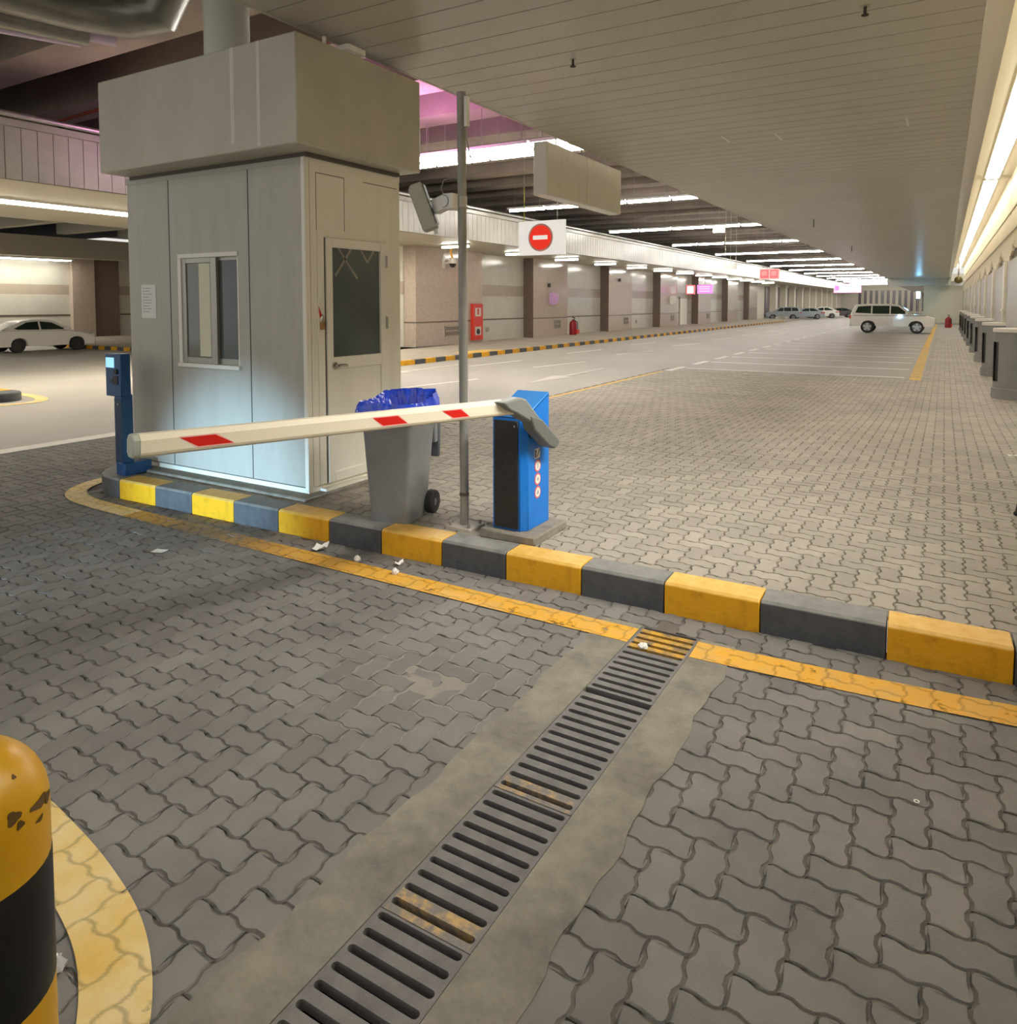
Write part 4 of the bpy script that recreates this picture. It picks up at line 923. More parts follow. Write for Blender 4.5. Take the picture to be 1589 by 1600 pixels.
# far kerb stones
def simple_kerb(x0, y0, x1, y1, h, m, lab, grp):
    b = MB(); b.box(x0, y0, -0.05, x1, y1, h); return tag(b.build('kerb_stone', m), lab, 'kerb stone', grp)
y = 17.4; i = 0; cy = cg = 0; L_ = 0.54
while y < 78:
    yl = (i % 2 == 0)
    if yl: lab = f'small yellow kerb stone of the far pavement, {nth(cy)} yellow from the booth'; cy += 1
    else: lab = f'small grey kerb stone of the far pavement, {nth(cg)} grey from the booth'; cg += 1
    simple_kerb(KX-0.16, y+0.006, KX, y+L_-0.006, 0.15, 'kerb_y' if yl else 'kerb_g', lab, 'kerb stones of the far pavement'); y += L_; i += 1
xk = KX-0.17; i = 0; cy = cg = 0
while xk > -33:
    yl = (i % 2 == 1)
    if yl: lab = f'yellow kerb stone beyond the ticket machine, {nth(cy)} yellow from the hidden corner'; cy += 1
    else: lab = f'grey kerb stone beyond the ticket machine, {nth(cg)} grey from the hidden corner'; cg += 1
    simple_kerb(xk-0.43, 17.2, xk-0.006, 17.36, 0.15, 'kerb_y' if yl else 'kerb_g', lab, 'kerb stones of the left pavement'); xk -= 0.436; i += 1
# small kerbed island at the left edge
for k, (x0, x1, m, lab) in enumerate(((-18.2, -17.2, 'kerb_y', 'yellow kerb stone of the small left island, cut by the left edge'), (-17.19, -16.15, 'kerb_y', 'yellow kerb stone of the small left island, next to its grey end'))):
    b = MB(); b.box(x0, 6.75, -0.05, x1-0.01, 7.5, 0.17); tag(b.build('kerb_stone', m, bevel=0.02), lab, 'kerb stone', 'kerb stones of the small left island')
b = MB(); pts = [(-16.15, 6.75)]+[(-15.9+0.35*math.cos(t), 7.125+0.375*math.sin(t)) for t in np.linspace(-PI/2, PI/2, 9)]+[(-16.15, 7.5)]
b.prism(pts, -0.05, 0.17, 'z'); tag(b.build('kerb_stone', 'kerb_g', bevel=0.02), 'grey rounded end stone of the small left island', 'kerb stone', 'kerb stones of the small left island')
marking('yellow_line', 'line_yp', [(-18.5, 6.45), (-16.2, 6.45), (-15.3, 6.7), (-15.05, 7.15), (-15.3, 7.6), (-16.2, 7.85), (-18.5, 7.85)], 0.22, 'pale yellow line around the small kerbed island at the left edge', res=0.08, joints=False)

# ------------------------------------------------------------------ painted lines on the far road
def line(p0, p1, w, label, m='line_w', group=None, name='white_line', z=0.003): return marking(name, m, [p0, p1], w, label, res=max(0.06, w/3), joints=False, group=group, smooth=False, z=z)
line((-10.48, -1), (-10.36, 7.5), 0.30, 'white line at the left edge of the lane pavers, ending behind the ticket machine')
line((-6.87, 9.0), (-6.82, 19.7), 0.11, 'thin yellow line along the edge of the pale pavers behind the barrier', 'line_yf', name='yellow_line')
n = 0
for k in range(18):
    y0 = 19.9+2.5*k
    line((-6.72, y0), (-6.72, y0+1.45), 0.2, f'short white dash of the bay edge line, {nth(k)} from the pale pavers', group='dashes of the bay edge line')
for k in range(12):
    y0 = 20.9+2.62*k
    line((-6.5, y0), (-0.85, y0+0.15), 0.24 if k else 0.2, f'white parking bay line across the right side, {nth(k)} from the pale pavers', group='parking bay lines')
for k in range(17):
    y0 = 20.5+0.86*k
    line((-0.60-0.003*k, y0), (-0.605-0.003*k, y0+0.72), 0.26, f'yellow dash of the walkway line by the right wall, {nth(k)} from the camera', 'line_yf', 'dashes of the walkway line', 'yellow_line')
line((-0.66, 35.3), (-0.66, 76), 0.24, 'continuous yellow walkway line running to the far end wall', 'line_yf', name='yellow_line')
for k in range(9):
    y0 = 12.6+6.3*k
    line((-10.55+0.02*k, y0), (-10.1+0.02*k, y0+2.7), 0.13, f'white lane dash on the near far-road lane, {nth(k)} from the booth', group='lane dashes nearer the bays')
for k in range(7):
    y0 = 18.3+6.6*k
    line((-12.4, y0), (-12.15, y0+2.7), 0.13, f'white lane dash beside the far pavement, {nth(k)} from the pole', group='lane dashes nearer the pavement')
def arrow(x, y, label, s=1.0):
    b = MB(); z0, z1 = -0.001, 0.004
    poly = [(0.09, 0), (0.09, -2.6), (-0.09, -2.6), (-0.09, 0), (-0.32, 0), (0, 1.9), (0.32, 0)]
    b.prism([(x+p[0]*s, y-p[1]*s) for p in poly], z0, z1, 'z'); tag(b.build('road_arrow', 'line_wa'), label, 'road marking', 'white road arrows')
M['line_wa'] = mat('white_arrow_paint', rgb(214, 208, 197), 0.6, c2=rgb(186, 180, 168), scale=2.5)
arrow(-8.55, 17.0, 'white arrow on the road behind the barrier, pointing back towards the camera')
arrow(-13.0, 16.0, 'white arrow on the road seen beside the booth and the pole')
arrow(-8.55, 46.0, 'white arrow on the road behind the white four-wheel drive')
b = MB(); b.box(-15.2, 21.4, 0.138, -14.40, 23.4, 0.146); tag(b.build('yellow_patch', mat('yellow_patch_paint', rgb(222, 182, 92), 0.6)), 'yellow painted patch on the far pavement behind the pole', 'road marking')

# ------------------------------------------------------------------ fluorescent rows in the bay
def fixture_parts(loc, L_, tubem, along='x', n=2, rods=None, wide=0.24):
    x, y, z = loc; parts = []
    b = MB(); b.box(-L_/2, -wide/2, 0.045, L_/2, wide/2, 0.11); parts.append(('housing', b, 'fixture'))
    for k in range(n):
        o = (k-(n-1)/2)*0.13
        b = MB(); b.cyl((-L_/2+0.02, o, 0.0), (L_/2-0.02, o, 0.0), 0.036, n=8); parts.append(('tube', b, tubem))
    if rods:
        b = MB()
        for sx in (-0.35, 0.35): b.cyl((sx*L_, 0, 0.1), (sx*L_, 0, rods), 0.008, n=6)
        parts.append(('hanger_rod', b, 'alu'))
    return parts
proto = thing('fluorescent_fixture', 'x', 'strip light', (0, 0, 0), group='fluorescent fixtures across the open bay')
for nm, b, m in fixture_parts((0, 0, 0), 1.52, 'tube', n=1, wide=0.34, rods=0.99): local(b, nm, m, proto)
rows = [14.24, 14.99]+[23.75+9.5*k for k in range(14)]
first = True
for r, y in enumerate(rows):
    for k in range(5):
        x = -13.5+1.58*k
        lab = f'bright hanging fluorescent fixture, {nth(k)} from the left in the {nth(r)} row from the booth'
        if first: proto.location = (x, y, 5.36); proto['label'] = lab; first = False
        else: dup(proto, (x, y, 5.36), lab)
# short tubes under the pavement canopy
proto = thing('soffit_light', 'x', 'strip light', (0, 0, 0), group='short tube lights under the pavement canopy')
for nm, b, m in fixture_parts((0, 0, 0), 1.3, 'softube', n=1, wide=0.14): local(b, nm, m, proto)
for k in range(13):
    lab = f'short tube light under the canopy along the left pavement, {nth(k)} from the booth'
    p = (-16.5, 23.4+4.83*k, 4.085)
    if k == 0: proto.location = p; proto['label'] = lab
    else: dup(proto, p, lab)
s = thing('canopy_strip_light', 'long bright strip light in the canopy at the left edge, above the ticket machine', 'strip light', (-18, 8, 4.18))
b = MB(); b.box(-18.35, -1, 4.15, -17.65, 21.5, 4.2); b.build('housing', 'fixture', s)
b = MB(); b.box(-18.28, -0.9, 4.13, -17.72, 21.4, 4.16); b.build('diffuser', mat('strip_diffuser', (1.0, 0.93, 0.76, 1), 0.4, emit=9.5), s)
s = thing('canopy_strip_light', 'thin strip light at the back of the left recess, above the white saloon', 'strip light', (-39.0, 10, 4.28))
b = MB(); b.box(-38.5, -1, 4.05, -37.9, 20.6, 4.32); b.build('housing', 'fixture', s)
b = MB(); b.box(-38.45, -0.9, 4.01, -37.95, 20.5, 4.06); b.build('diffuser', mat('recess_diffuser', (1.0, 0.95, 0.84, 1), 0.4, emit=6.5), s)

# ------------------------------------------------------------------ column, ducts and pipes above the booth
c = thing('steel_column', 'pale round steel column rising behind the booth canopy', 'column', (-8.52, 6.75, 0))
b = MB(); b.cyl((-8.52, 6.75, 0), (-8.52, 6.75, 7.3), 0.295, n=32); b.build('shaft', mat('column_paint', rgb(228, 231, 222), 0.25), c)
def pip(name, pts, r, m, lab, cat, n=12):
    b = MB(); b.tube(pts, r, n=n); return tag(b.build(name, m), lab, cat)
pip('air_duct', [(-10.75, 2.5, 5.95), (-10.5, 5.0, 5.95), (-10.32, 5.75, 5.95), (-10.02, 6.3, 5.95), (-9.65, 6.5, 6.0), (-9.5, 6.55, 6.34)], 0.33, 'duct', 'fat grey air duct with an elbow below the beams, top left', 'duct', 22)
pip('air_duct', [(-12.0, 3.2, 5.92), (-11.55, 5.0, 5.92), (-11.13, 6.35, 5.92)], 0.20, 'duct', 'slimmer grey duct ending in a pale cap, top left', 'duct', 20)
pip('duct_cap', [(-11.125, 6.36, 5.92), (-11.03, 6.68, 5.92), (-11.02, 6.71, 5.92)], 0.12, 'lagging', 'pale lilac cap at the end of the slimmer duct', 'duct cap', 18)
pip('lagged_pipe', [(-13.2, 3.4, 5.95), (-12.45, 5.0, 5.95), (-11.75, 6.6, 5.95)], 0.07, 'lagging', 'thin pale lagged pipe under the dark ceiling at the left edge', 'pipe')
pip('red_pipe', [(-17, 9.0, 5.9), (-9.0, 9.0, 6.2), (-5.2, 9.0, 6.2)], 0.035, 'redpipe', 'thin red sprinkler pipe in the dark gap above the booth canopy', 'pipe', 8)
pip('red_pipe', [(-15.3, 9.4, 6.3), (-15.3, 9.4, 5.55), (-12.0, 9.5, 5.55)], 0.03, 'redpipe', 'dull red pipe with a drop at the left, above the left fascia', 'pipe', 8)

# ------------------------------------------------------------------ hanging signs
s = thing('hanging_sign_box', 'large blank grey box sign hanging from the ceiling behind the pole', 'sign', (-5.15, 10.8, 3.47))
b = MB(); b.box(-5.24, 9.40, 3.47, -5.02, 12.2, 4.24); b.build('sign_box', 'white', s, bevel=0.012)
b = MB(); b.box(-5.019, 9.42, 3.49, -5.014, 10.75, 4.22); b.box(-5.019, 10.77, 3.49, -5.014, 12.18, 4.22); b.build('face_panel', 'booth', s)
for y in (9.9, 10.8, 11.7):
    b = MB(); b.cyl((-5.13, y, 4.2), (-5.13, y, 7.31), 0.012, n=6); b.build('hanger_rod', 'alu', s)
s = thing('no_entry_sign', 'white hanging sign with a red no-entry disc', 'sign', (-5.97, 11.0, 2.72))
b = MB(); b.box(-6.42, 11.0, 2.725, -5.525, 11.05, 3.305); b.build('board', mat('sign_white', rgb(238, 236, 232), 0.4, emit=0.22), s, bevel=0.006)  # faint glow added so the board reads brighter than its lighting
b = MB(); b.cyl((-5.985, 10.99, 3.02), (-5.985, 11.0, 3.02), 0.235, n=40); b.build('pale_ring', 'pinkedge', s)
b = MB(); b.cyl((-5.985, 10.984, 3.02), (-5.985, 11.0, 3.02), 0.205, n=40); dsc = b.build('red_disc', 'signred', s)
b = MB(); b.box(-6.125, 10.978, 2.985, -5.845, 10.99, 3.055); b.build('white_bar', bpy.data.materials['sign_white'], dsc)
for x, m, zt_ in ((-6.32, 'yellowwire', 4.5), (-5.68, 'alu', 5.0)):
    b = MB(); b.cyl((x, 11.02, zt_-0.6), (x, 11.02, 7.31), 0.005, n=6); b.build('hanger_wire', 'alu', s)
    b = MB(); b.cyl((x, 11.02, 3.3), (x, 11.02, zt_-0.6), 0.007, n=6); b.build('lower_wire', m, s)  # lower wire; left one coloured yellow only as far as light catches it
s = thing('white_sign_board', 'small blank white board on three thin wires beneath the light rows', 'sign', (-9.07, 36, 3.57))
b = MB(); b.box(-9.38, 36, 3.57, -8.78, 36.06, 3.80); b.build('board', 'white', s)
for x in (-9.34, -9.09, -8.82):
    b = MB(); b.cyl((x, 36.03, 3.79), (x, 36.03, 7.31), 0.012, n=6); b.build('wire', 'cove', s)
s = thing('emergency_light', 'small twin-head emergency light under the beams', 'emergency light', (-7.94, 29.5, 4.74))
for x in (-8.06, -7.81):
    b = MB(); b.box(x-0.1, 29.5, 4.74, x+0.1, 29.6, 4.90); b.build('lamp_head', mat('emergency_lamp', (1, 0.96, 0.86, 1), 0.4, emit=2.0) if x < -7.9 else bpy.data.materials['emergency_lamp'], s)
b = MB(); b.box(-7.98, 29.53, 4.78, -7.89, 29.59, 4.95); b.cyl((-7.94, 29.56, 4.9), (-7.94, 29.56, 7.31), 0.012, n=6); b.build('wire', 'alu', s)
s = thing('red_hanging_sign', 'red lit hanging sign with two square panels, in the middle distance', 'sign', (-8.06, 40, 3.17))
b = MB(); b.box(-8.56, 40, 3.17, -7.56, 40.12, 3.72); b.build('board', 'redpale', s)
for x in (-8.51, -8.03):
    b = MB(); b.box(x, 39.985, 3.22, x+0.43, 40.0, 3.68); q = b.build('panel', 'redlit', s)
    b = MB()
    for z in (3.38, 3.46, 3.54): b.box(x+0.08, 39.978, z, x+0.34, 39.986, z+0.03)
    b.build('blurred_text', 'redpale', q)
for x in (-8.4, -7.7):
    b = MB(); b.cyl((x, 40.06, 3.7), (x, 40.06, 7.31), 0.012, n=6); b.build('wire', 'alu', s)
s = thing('pink_hanging_sign', 'bright pink and white lit sign above the white four-wheel drive', 'sign', (-6.4, 60, 2.7))
b = MB(); b.box(-7.34, 60, 2.70, -5.46, 60.15, 3.36); b.build('board', 'pinklit', s)
b = MB(); b.box(-7.05, 59.98, 2.80, -5.52, 60.0, 3.28); b.build('white_face', 'pinkface', s)
b = MB(); b.box(-7.25, 59.97, 2.88, -6.95, 60.0, 3.22); b.build('pictogram', 'purplelit', s)
for x in (-7.1, -5.7):
    b = MB(); b.cyl((x, 60.07, 3.3), (x, 60.07, 7.31), 0.015, n=6); b.build('wire', 'alu', s)
s = thing('pink_wall_sign', 'white square lit sign with a red edge above the pavement door', 'sign', (-17.9, 57.0, 2.8))
b = MB(); b.box(-17.85, 57.0, 2.62, -17.15, 57.15, 3.35); b.build('frame', 'redlit', s)
b = MB(); b.box(-17.75, 56.98, 2.70, -17.25, 57.0, 3.27); b.build('white_face', 'pinkface', s)
b = MB(); b.cyl((-17.5, 57.07, 3.35), (-17.5, 57.07, 4.2), 0.02, n=6); b.build('stem', 'alu', s)
s = thing('purple_wall_sign', 'purple lit sign under the canopy right of the white square one', 'sign', (-16.2, 57.0, 2.8))
b = MB(); b.box(-16.95, 57.0, 2.66, -15.75, 57.15, 3.36); b.build('face', 'purplelit', s)
b = MB()
for z in (2.82, 3.0, 3.16): b.box(-16.8, 56.985, z, -15.95, 57.0, z+0.07)
b.build('blurred_text', 'pinklit', s)
b = MB(); b.cyl((-16.35, 57.07, 3.3), (-16.35, 57.07, 4.2), 0.02, n=6); b.build('stem', 'alu', s)

# ------------------------------------------------------------------ things on the left wall
def louvre(y0, z0, y1, z1, x, label):
    v = thing('wall_vent', label, 'vent', (x, (y0+y1)/2, z0), group='louvred vents in the granite piers')
    b = MB(); e = 0.05
    b.box(x-0.02, y0, z0, x+0.025, y0+e, z1); b.box(x-0.02, y1-e, z0, x+0.025, y1, z1); b.box(x-0.02, y0, z1-e, x+0.025, y1, z1); b.box(x-0.02, y0, z0, x+0.025, y1, z0+e); b.box(x-0.02, y0, (z0+z1)/2-0.03, x+0.025, y1, (z0+z1)/2+0.03)
    b.build('frame', 'louvre', v)
    b = MB(); z = z0+0.06
    while z < z1-0.08: b.prism([(x-0.0, z), (x+0.018, z+0.01), (x+0.018, z+0.03), (x-0.0, z+0.05)], y0+e, y1-e, 'y'); z += 0.07
    b.build('louvre_blade', 'stripe', v)
louvre(25.0, 0.5, 26.4, 0.95, PL, 'wide louvred vent low on the nearest granite pier, behind the pole')
for k, y in enumerate((35.0, 44.9, 54.4, 64.2)):
    louvre(y, 0.55, y+0.75, 1.0, PL, f'square louvred vent low on a granite pier, {nth(k)} after the red hose cabinet')
s = thing('fire_hose_cabinet', 'tall red fire hose cabinet on the nearest granite pier', 'fire cabinet', (PL, 27.3, 0.3))
b = MB(); b.box(PL+0.002, 26.95, 0.26, PL+0.14, 27.75, 1.88); b.build('cabinet', 'firered', s, bevel=0.01)
b = MB(); b.box(PL+0.139, 27.1, 1.32, PL+0.148, 27.58, 1.70); b.build('upper_pane', 'wallpale', s)
b = MB(); b.box(PL+0.139, 27.1, 0.48, PL+0.148, 27.58, 0.86); lp_ = b.build('lower_pane', 'wallpale', s)
b = MB(); b.cyl((PL+0.145, 27.34, 0.64), (PL+0.16, 27.34, 0.64), 0.13, n=18); b.build('hose_reel', 'cartrim', lp_)
b = MB(); b.box(PL+0.145, 27.28, 1.40, PL+0.155, 27.40, 1.66); b.build('alarm_button', 'firered', s)
def exting(x, y, z, label):
    s = thing('fire_extinguisher', label, 'fire extinguisher', (x, y, z))
    b = MB(); b.lathe([(0.0, 0.0), (0.2, 0.0), (0.21, 0.03), (0.21, 0.62), (0.17, 0.74), (0.06, 0.80), (0.06, 0.86), (0.0, 0.86)], (x, y, z), 20); b.build('cylinder', 'firedark', s)
    b = MB(); b.tube([(x+0.05, y, z+0.84), (x+0.1, y+0.02, z+0.95), (x-0.05, y, z+0.98)], 0.03); b.build('valve_lever', 'black', s)
    b = MB(); b.tube([(x+0.04, y, z+0.84), (x+0.23, y+0.1, z+0.7), (x+0.24, y+0.1, z+0.25)], 0.025); b.build('hose', 'black', s)
    b = MB(); b.box(x+0.2, y-0.05, z+0.06, x+0.30, y+0.2, z+0.3); b.build('stand_box', 'firered', s)
exting(-18.0, 36.9, 0.14, 'dark red fire extinguisher standing at the edge of a granite pier')
exting(0.22, 66.0, 0.0, 'red fire extinguisher trolley near the far end wall, left of the column guards')
for k, (y, m, lab) in enumerate(((34.5, 'purpledisc', 'round pale purple disc sign on the granite pier behind the barrier sign'), (54.2, 'white', 'round white disc sign on a granite pier farther along'))):
    s = thing('disc_sign', lab, 'sign', (PL+0.2, y, 1.9))
    b = MB(); b.cyl((PL+0.12, y+0.1, 2.15), (PL+0.17, y, 2.15), 0.33, n=28); b.build('disc', m, s)
    b = MB(); b.tube([(PL, y, 2.3), (PL+0.14, y, 2.3)], 0.03); b.build('bracket', 'seam', s)
def dome(x, y, z, label):
    s = thing('dome_camera', label, 'camera', (x, y, z))
    b = MB(); b.box(x-0.5, y-0.06, z-0.18, x-0.44, y+0.06, z+0.22); b.tube([(x-0.46, y, z+0.0), (x-0.2, y, z+0.05), (x, y, z+0.2)], 0.05); b.build('wall_arm', 'camera', s)
    b = MB(); b.lathe([(0.0, 0.22), (0.13, 0.22), (0.16, 0.1), (0.16, 0.0)], (x, y, z), 16); b.build('shell', 'camera', s)
    b = MB(); b.lathe([(0.15, 0.0), (0.13, -0.09), (0.07, -0.15), (0.0, -0.17)], (x, y, z), 16); b.build('dome', 'black', s)
    b = MB(); b.tube([(x, y, z+0.2), (x-0.1, y, z+0.5), (x-0.05, y, 4.2)], 0.045); b.build('orange_conduit', 'orange', s)
dome(-17.7, 24.9, 3.55, 'dome camera on an arm, on the nearest granite pier behind the lamp head')
for k, y in enumerate((34.3, 44.0)):
    s = thing('wall_bracket', f'tiny dark bracket high on the {nth(k+1)} granite pier', 'bracket', (PL+0.1, y, 3.0))
    b = MB(); b.box(PL-0.01, y-0.07, 3.3 if k else 2.75, PL+0.12, y+0.07, (3.3 if k else 2.75)+0.2); b.build('body', 'seam', s)
for k, (y, z) in enumerate(((29.2, 0.55), (38.6, 0.55), (48.6, 0.5))):
    o = one('socket_box', 'wallband', f'small socket box low on the pale wall, {nth(k)} from the hose cabinet', 'socket box', lambda b: (b.box(WL-0.01, y-0.12, z, WL+0.05, y+0.12, z+0.22)))
s = thing('service_door', 'pale service door in the wall beneath the pink sign', 'door', (WL, 59.2, 0.14))
b = MB(); b.box(WL-0.02, 58.3, 0.14, WL+0.04, 60.2, 2.3); b.build('leaf', 'booth_t', s)
b = MB(); b.box(WL-0.02, 58.15, 0.14, WL+0.06, 58.3, 2.4); b.box(WL-0.02, 60.2, 0.14, WL+0.06, 60.35, 2.4); b.box(WL-0.02, 58.15, 2.3, WL+0.06, 60.35, 2.45); b.build('frame', 'wallband', s)

# ------------------------------------------------------------------ vehicles
def loft(b, prof, stations, mi=0):
    """prof: list of (x,z); stations: (y, inset, zoff): side profile shrunk by inset towards its centre"""
    c = np.mean(np.array(prof), 0); V = []; n = len(prof); F = []
    for (y, ins) in stations:
        for p in prof:
            d = np.array(p)-c; L_ = np.linalg.norm(d); q = c+d*(1-ins/max(L_, 0.3)); V.append((q[0], y, q[1]))
    for i in range(len(stations)-1):
        for k in range(n): F.append((i*n+k, i*n+(k+1) % n, (i+1)*n+(k+1) % n, (i+1)*n+k))
    F += [tuple(range(n)), tuple(range((len(stations)-1)*n, len(stations)*n))]
    b.add(V, F, mi)
def arch(poly, wheels, r, zc):
    """cut wheel arches into the flat bottom edge of a profile (listed front bottom -> rear bottom)"""
    out = []
    for w in sorted(wheels, reverse=True):
        t0 = math.asin(min(1, (poly['zb']-zc)/r))
        ts = np.linspace(t0, PI-t0, 9)
        out += [(w+r*math.cos(t), zc+r*math.sin(t)) for t in ts]
    return out
def car(name, label, cat, loc, rz, spec, paint, sc=1.0, rim='alloy', detail=True, group=None):
    c = thing(name, label, cat, loc, rz, group); c.scale = (sc, sc, sc)
    W = spec['W']/2; rw = spec['rw']; wx = spec['wheels']; zb = spec['zb']
    body = spec['upper']+[(spec['rear'], zb)]           # from front-bottom up over hood to rear
    prof = [p for p in spec['upper']]
    bottom = arch({'zb': zb}, wx, rw+0.06, rw)          # from front to rear
    prof = [(spec['front'], zb)]+spec['upper']+[(spec['rear'], zb)]+bottom[::-1]
    b = MB()
    n = len(prof); V = []; F = []
    c_ = np.array([0.0, (spec['belt']+zb)/2])
    for (y, ins) in ((-W, 0.10), (-W+0.06, 0.02), (-W+0.2, 0.0), (W-0.2, 0.0), (W-0.06, 0.02), (W, 0.10)):
        for p in prof:
            x, z = p
            x2 = x*(1-ins/2.4); z2 = z if z <= zb+0.35 else z-ins*0.35
            V.append((x2, y, z2))
    m = 6
    for i in range(m-1):
        for k in range(n): F.append((i*n+k, i*n+(k+1) % n, (i+1)*n+(k+1) % n, (i+1)*n+k))
    F += [tuple(range(n)), tuple(range((m-1)*n, m*n))]
    b.add(V, F); local(b, 'body', paint, c, ang=32)
    # cabin
    g = spec['cabin']; b = MB(); t = spec['tumble']; Wt = W-0.04
    bl_ = [(p[0], -Wt+ (p[1]-spec['belt'])/(spec['H']-spec['belt'])*t, p[1]) for p in g]
    br_ = [(p[0], Wt-(p[1]-spec['belt'])/(spec['H']-spec['belt'])*t, p[1]) for p in g]
    k_ = len(g); b.add(bl_+br_, [(i, (i+1) % k_, k_+(i+1) % k_, k_+i) for i in range(k_)]+[tuple(range(k_-1, -1, -1)), tuple(range(k_, 2*k_))])
    local(b, 'cabin', paint, c, ang=28, bevel=0.03, seg=2)
    for w in spec['windows']:
        for s in (-1, 1):
            b = MB(); v = []
            for off in (0.006, -0.02):
                v += [(p[0], s*(Wt-(p[1]-spec['belt'])/(spec['H']-spec['belt'])*t+off), p[1]) for p in w]
            q = len(w); b.add(v, [tuple(range(q)), tuple(range(2*q-1, q-1, -1))]+[(i, (i+1) % q, q+(i+1) % q, q+i) for i in range(q)])
            local(b, 'side_window', 'carglass', c)
    for (p, q) in spec['screens']:
        b = MB(); wp = Wt-(p[1]-spec['belt'])/(spec['H']-spec['belt'])*t-0.08; wq = Wt-(q[1]-spec['belt'])/(spec['H']-spec['belt'])*t-0.08
        d = 0.012 if p[0] > 0 else -0.012
        v = [(p[0]+d, -wp, p[1]), (p[0]+d, wp, p[1]), (q[0]+d, wq, q[1]+0.01), (q[0]+d, -wq, q[1]+0.01)]
        b.add(v+[(a[0]-3*d, a[1], a[2]-0.02) for a in v], [(0, 1, 2, 3), (7, 6, 5, 4), (0, 4, 5, 1), (1, 5, 6, 2), (2, 6, 7, 3), (3, 7, 4, 0)]); local(b, 'windscreen', 'carglass', c)
    b = MB(); b.box(min(wx)-0.3, -W+0.12, zb+0.02, max(wx)+0.3, W-0.12, zb+0.25); local(b, 'underbody', 'cartrim', c)
    for x in wx:
        for s in (-1, 1):
            b = MB(); yo = s*(W-0.13); prof_ = [(rw*0.66, -0.10), (rw*0.93, -0.12), (rw, -0.09), (rw, 0.09), (rw*0.93, 0.12), (rw*0.66, 0.10)]
            nn = 28; v = [(x+r*math.cos(2*PI*i/nn), yo+t_, rw+r*math.sin(2*PI*i/nn)) for r, t_ in prof_ for i in range(nn)]
            b.add(v, [(j*nn+i, j*nn+(i+1) % nn, (j+1)*nn+(i+1) % nn, (j+1)*nn+i) for j in range(5) for i in range(nn)]); wh = local(b, 'wheel', 'tyre', c)
            b = MB(); b.cyl((x, yo-s*0.05, rw), (x, yo+s*0.05, rw), rw*0.68, n=24); local(b, 'rim_dish', mat('rim_dish_grey', rgb(120, 118, 116), 0.4) if rim == 'alloy' and 'rim_dish_grey' not in bpy.data.materials else (bpy.data.materials['rim_dish_grey'] if rim == 'alloy' else 'alloyd'), wh)
            if detail:
                b = MB(); b.cyl((x, yo+s*0.04, rw), (x, yo+s*0.10, rw), rw*0.2, n=14)
                for k in range(5):
                    a = 2*PI*k/5+0.3; d0 = Vector((math.cos(a), 0, math.sin(a))); n0 = Vector((-math.sin(a), 0, math.cos(a)))
                    pc = Vector((x, yo+s*0.06, rw)); hw = rw*0.13
                    v = [pc+d0*rw*0.1-n0*hw, pc+d0*rw*0.68-n0*hw*1.3, pc+d0*rw*0.68+n0*hw*1.3, pc+d0*rw*0.1+n0*hw]
                    b.add([tuple(p) for p in v]+[(p.x, p.y+s*0.03, p.z) for p in v], [(0, 1, 2, 3), (7, 6, 5, 4), (0, 4, 5, 1), (1, 5, 6, 2), (2, 6, 7, 3), (3, 7, 4, 0)])
                local(b, 'rim', rim, wh)
            b = MB(); nn = 14
            v = []
            for r in (rw+0.02, rw+0.075):
                for i in range(nn+1):
                    tt = 0.12+(PI-0.24)*i/nn; v.append((x+r*math.cos(tt), s*(W-0.005), rw+r*math.sin(tt)))
            for r in (rw+0.02, rw+0.075):
                for i in range(nn+1):
                    tt = 0.12+(PI-0.24)*i/nn; v.append((x+r*math.cos(tt), s*(W-0.10), rw+r*math.sin(tt)))
            h = nn+1; f = []
            for i in range(nn): f += [(i, i+1, h+i+1, h+i), (2*h+i, 3*h+i, 3*h+i+1, 2*h+i+1), (h+i, h+i+1, 3*h+i+1, 3*h+i), (i, 2*h+i, 2*h+i+1, i+1)]
            if spec.get('flare'): b.add(v, f); local(b, 'wheel_arch', 'cartrim', c)
    for s in (-1, 1):
        fl = spec['headlamp']; b = MB(); b.box(fl[0]-0.22, s*(W-0.30)-0.22, fl[1]-0.09, fl[0]+0.02, s*(W-0.30)+0.22, fl[1]+0.09); local(b, 'head_lamp', 'headl', c, bevel=0.03)
        tl = spec['taillamp']; b = MB(); b.box(tl[0]-0.02, s*(W-0.20)-0.19, tl[1]-0.09, tl[0]+tl[2], s*(W-0.20)+0.20, tl[1]+0.12); local(b, 'tail_lamp', 'tail', c, bevel=0.03)
        m_ = spec['mirror']; b = MB(); b.box(m_[0]-0.1, s*(W+0.07)-0.1, m_[1]-0.09, m_[0]+0.1, s*(W+0.07)+0.1, m_[1]+0.09); local(b, 'wing_mirror', paint, c, bevel=0.04, seg=2)
        if detail:
            b = MB()
            for x in spec['handles']: b.box(x-0.11, s*(W-0.01)-0.03, spec['belt']-0.16, x+0.11, s*(W-0.01)+0.035, spec['belt']-0.12)
            local(b, 'door_handle', paint, c)
            b = MB()
            for x in spec['seams']: b.box(x-0.008, s*(W-0.012)-0.01, zb+0.12, x+0.008, s*(W-0.012)+0.0135, spec['belt']-0.04)
            local(b, 'door_seam', 'cartrim', c)
            if spec.get('sideline'): 
                b = MB(); b.box(-2.2, s*W-0.015, spec['sideline']-0.02, 1.9, s*W+0.006, spec['sideline']+0.02); local(b, 'side_line', 'carline', c)
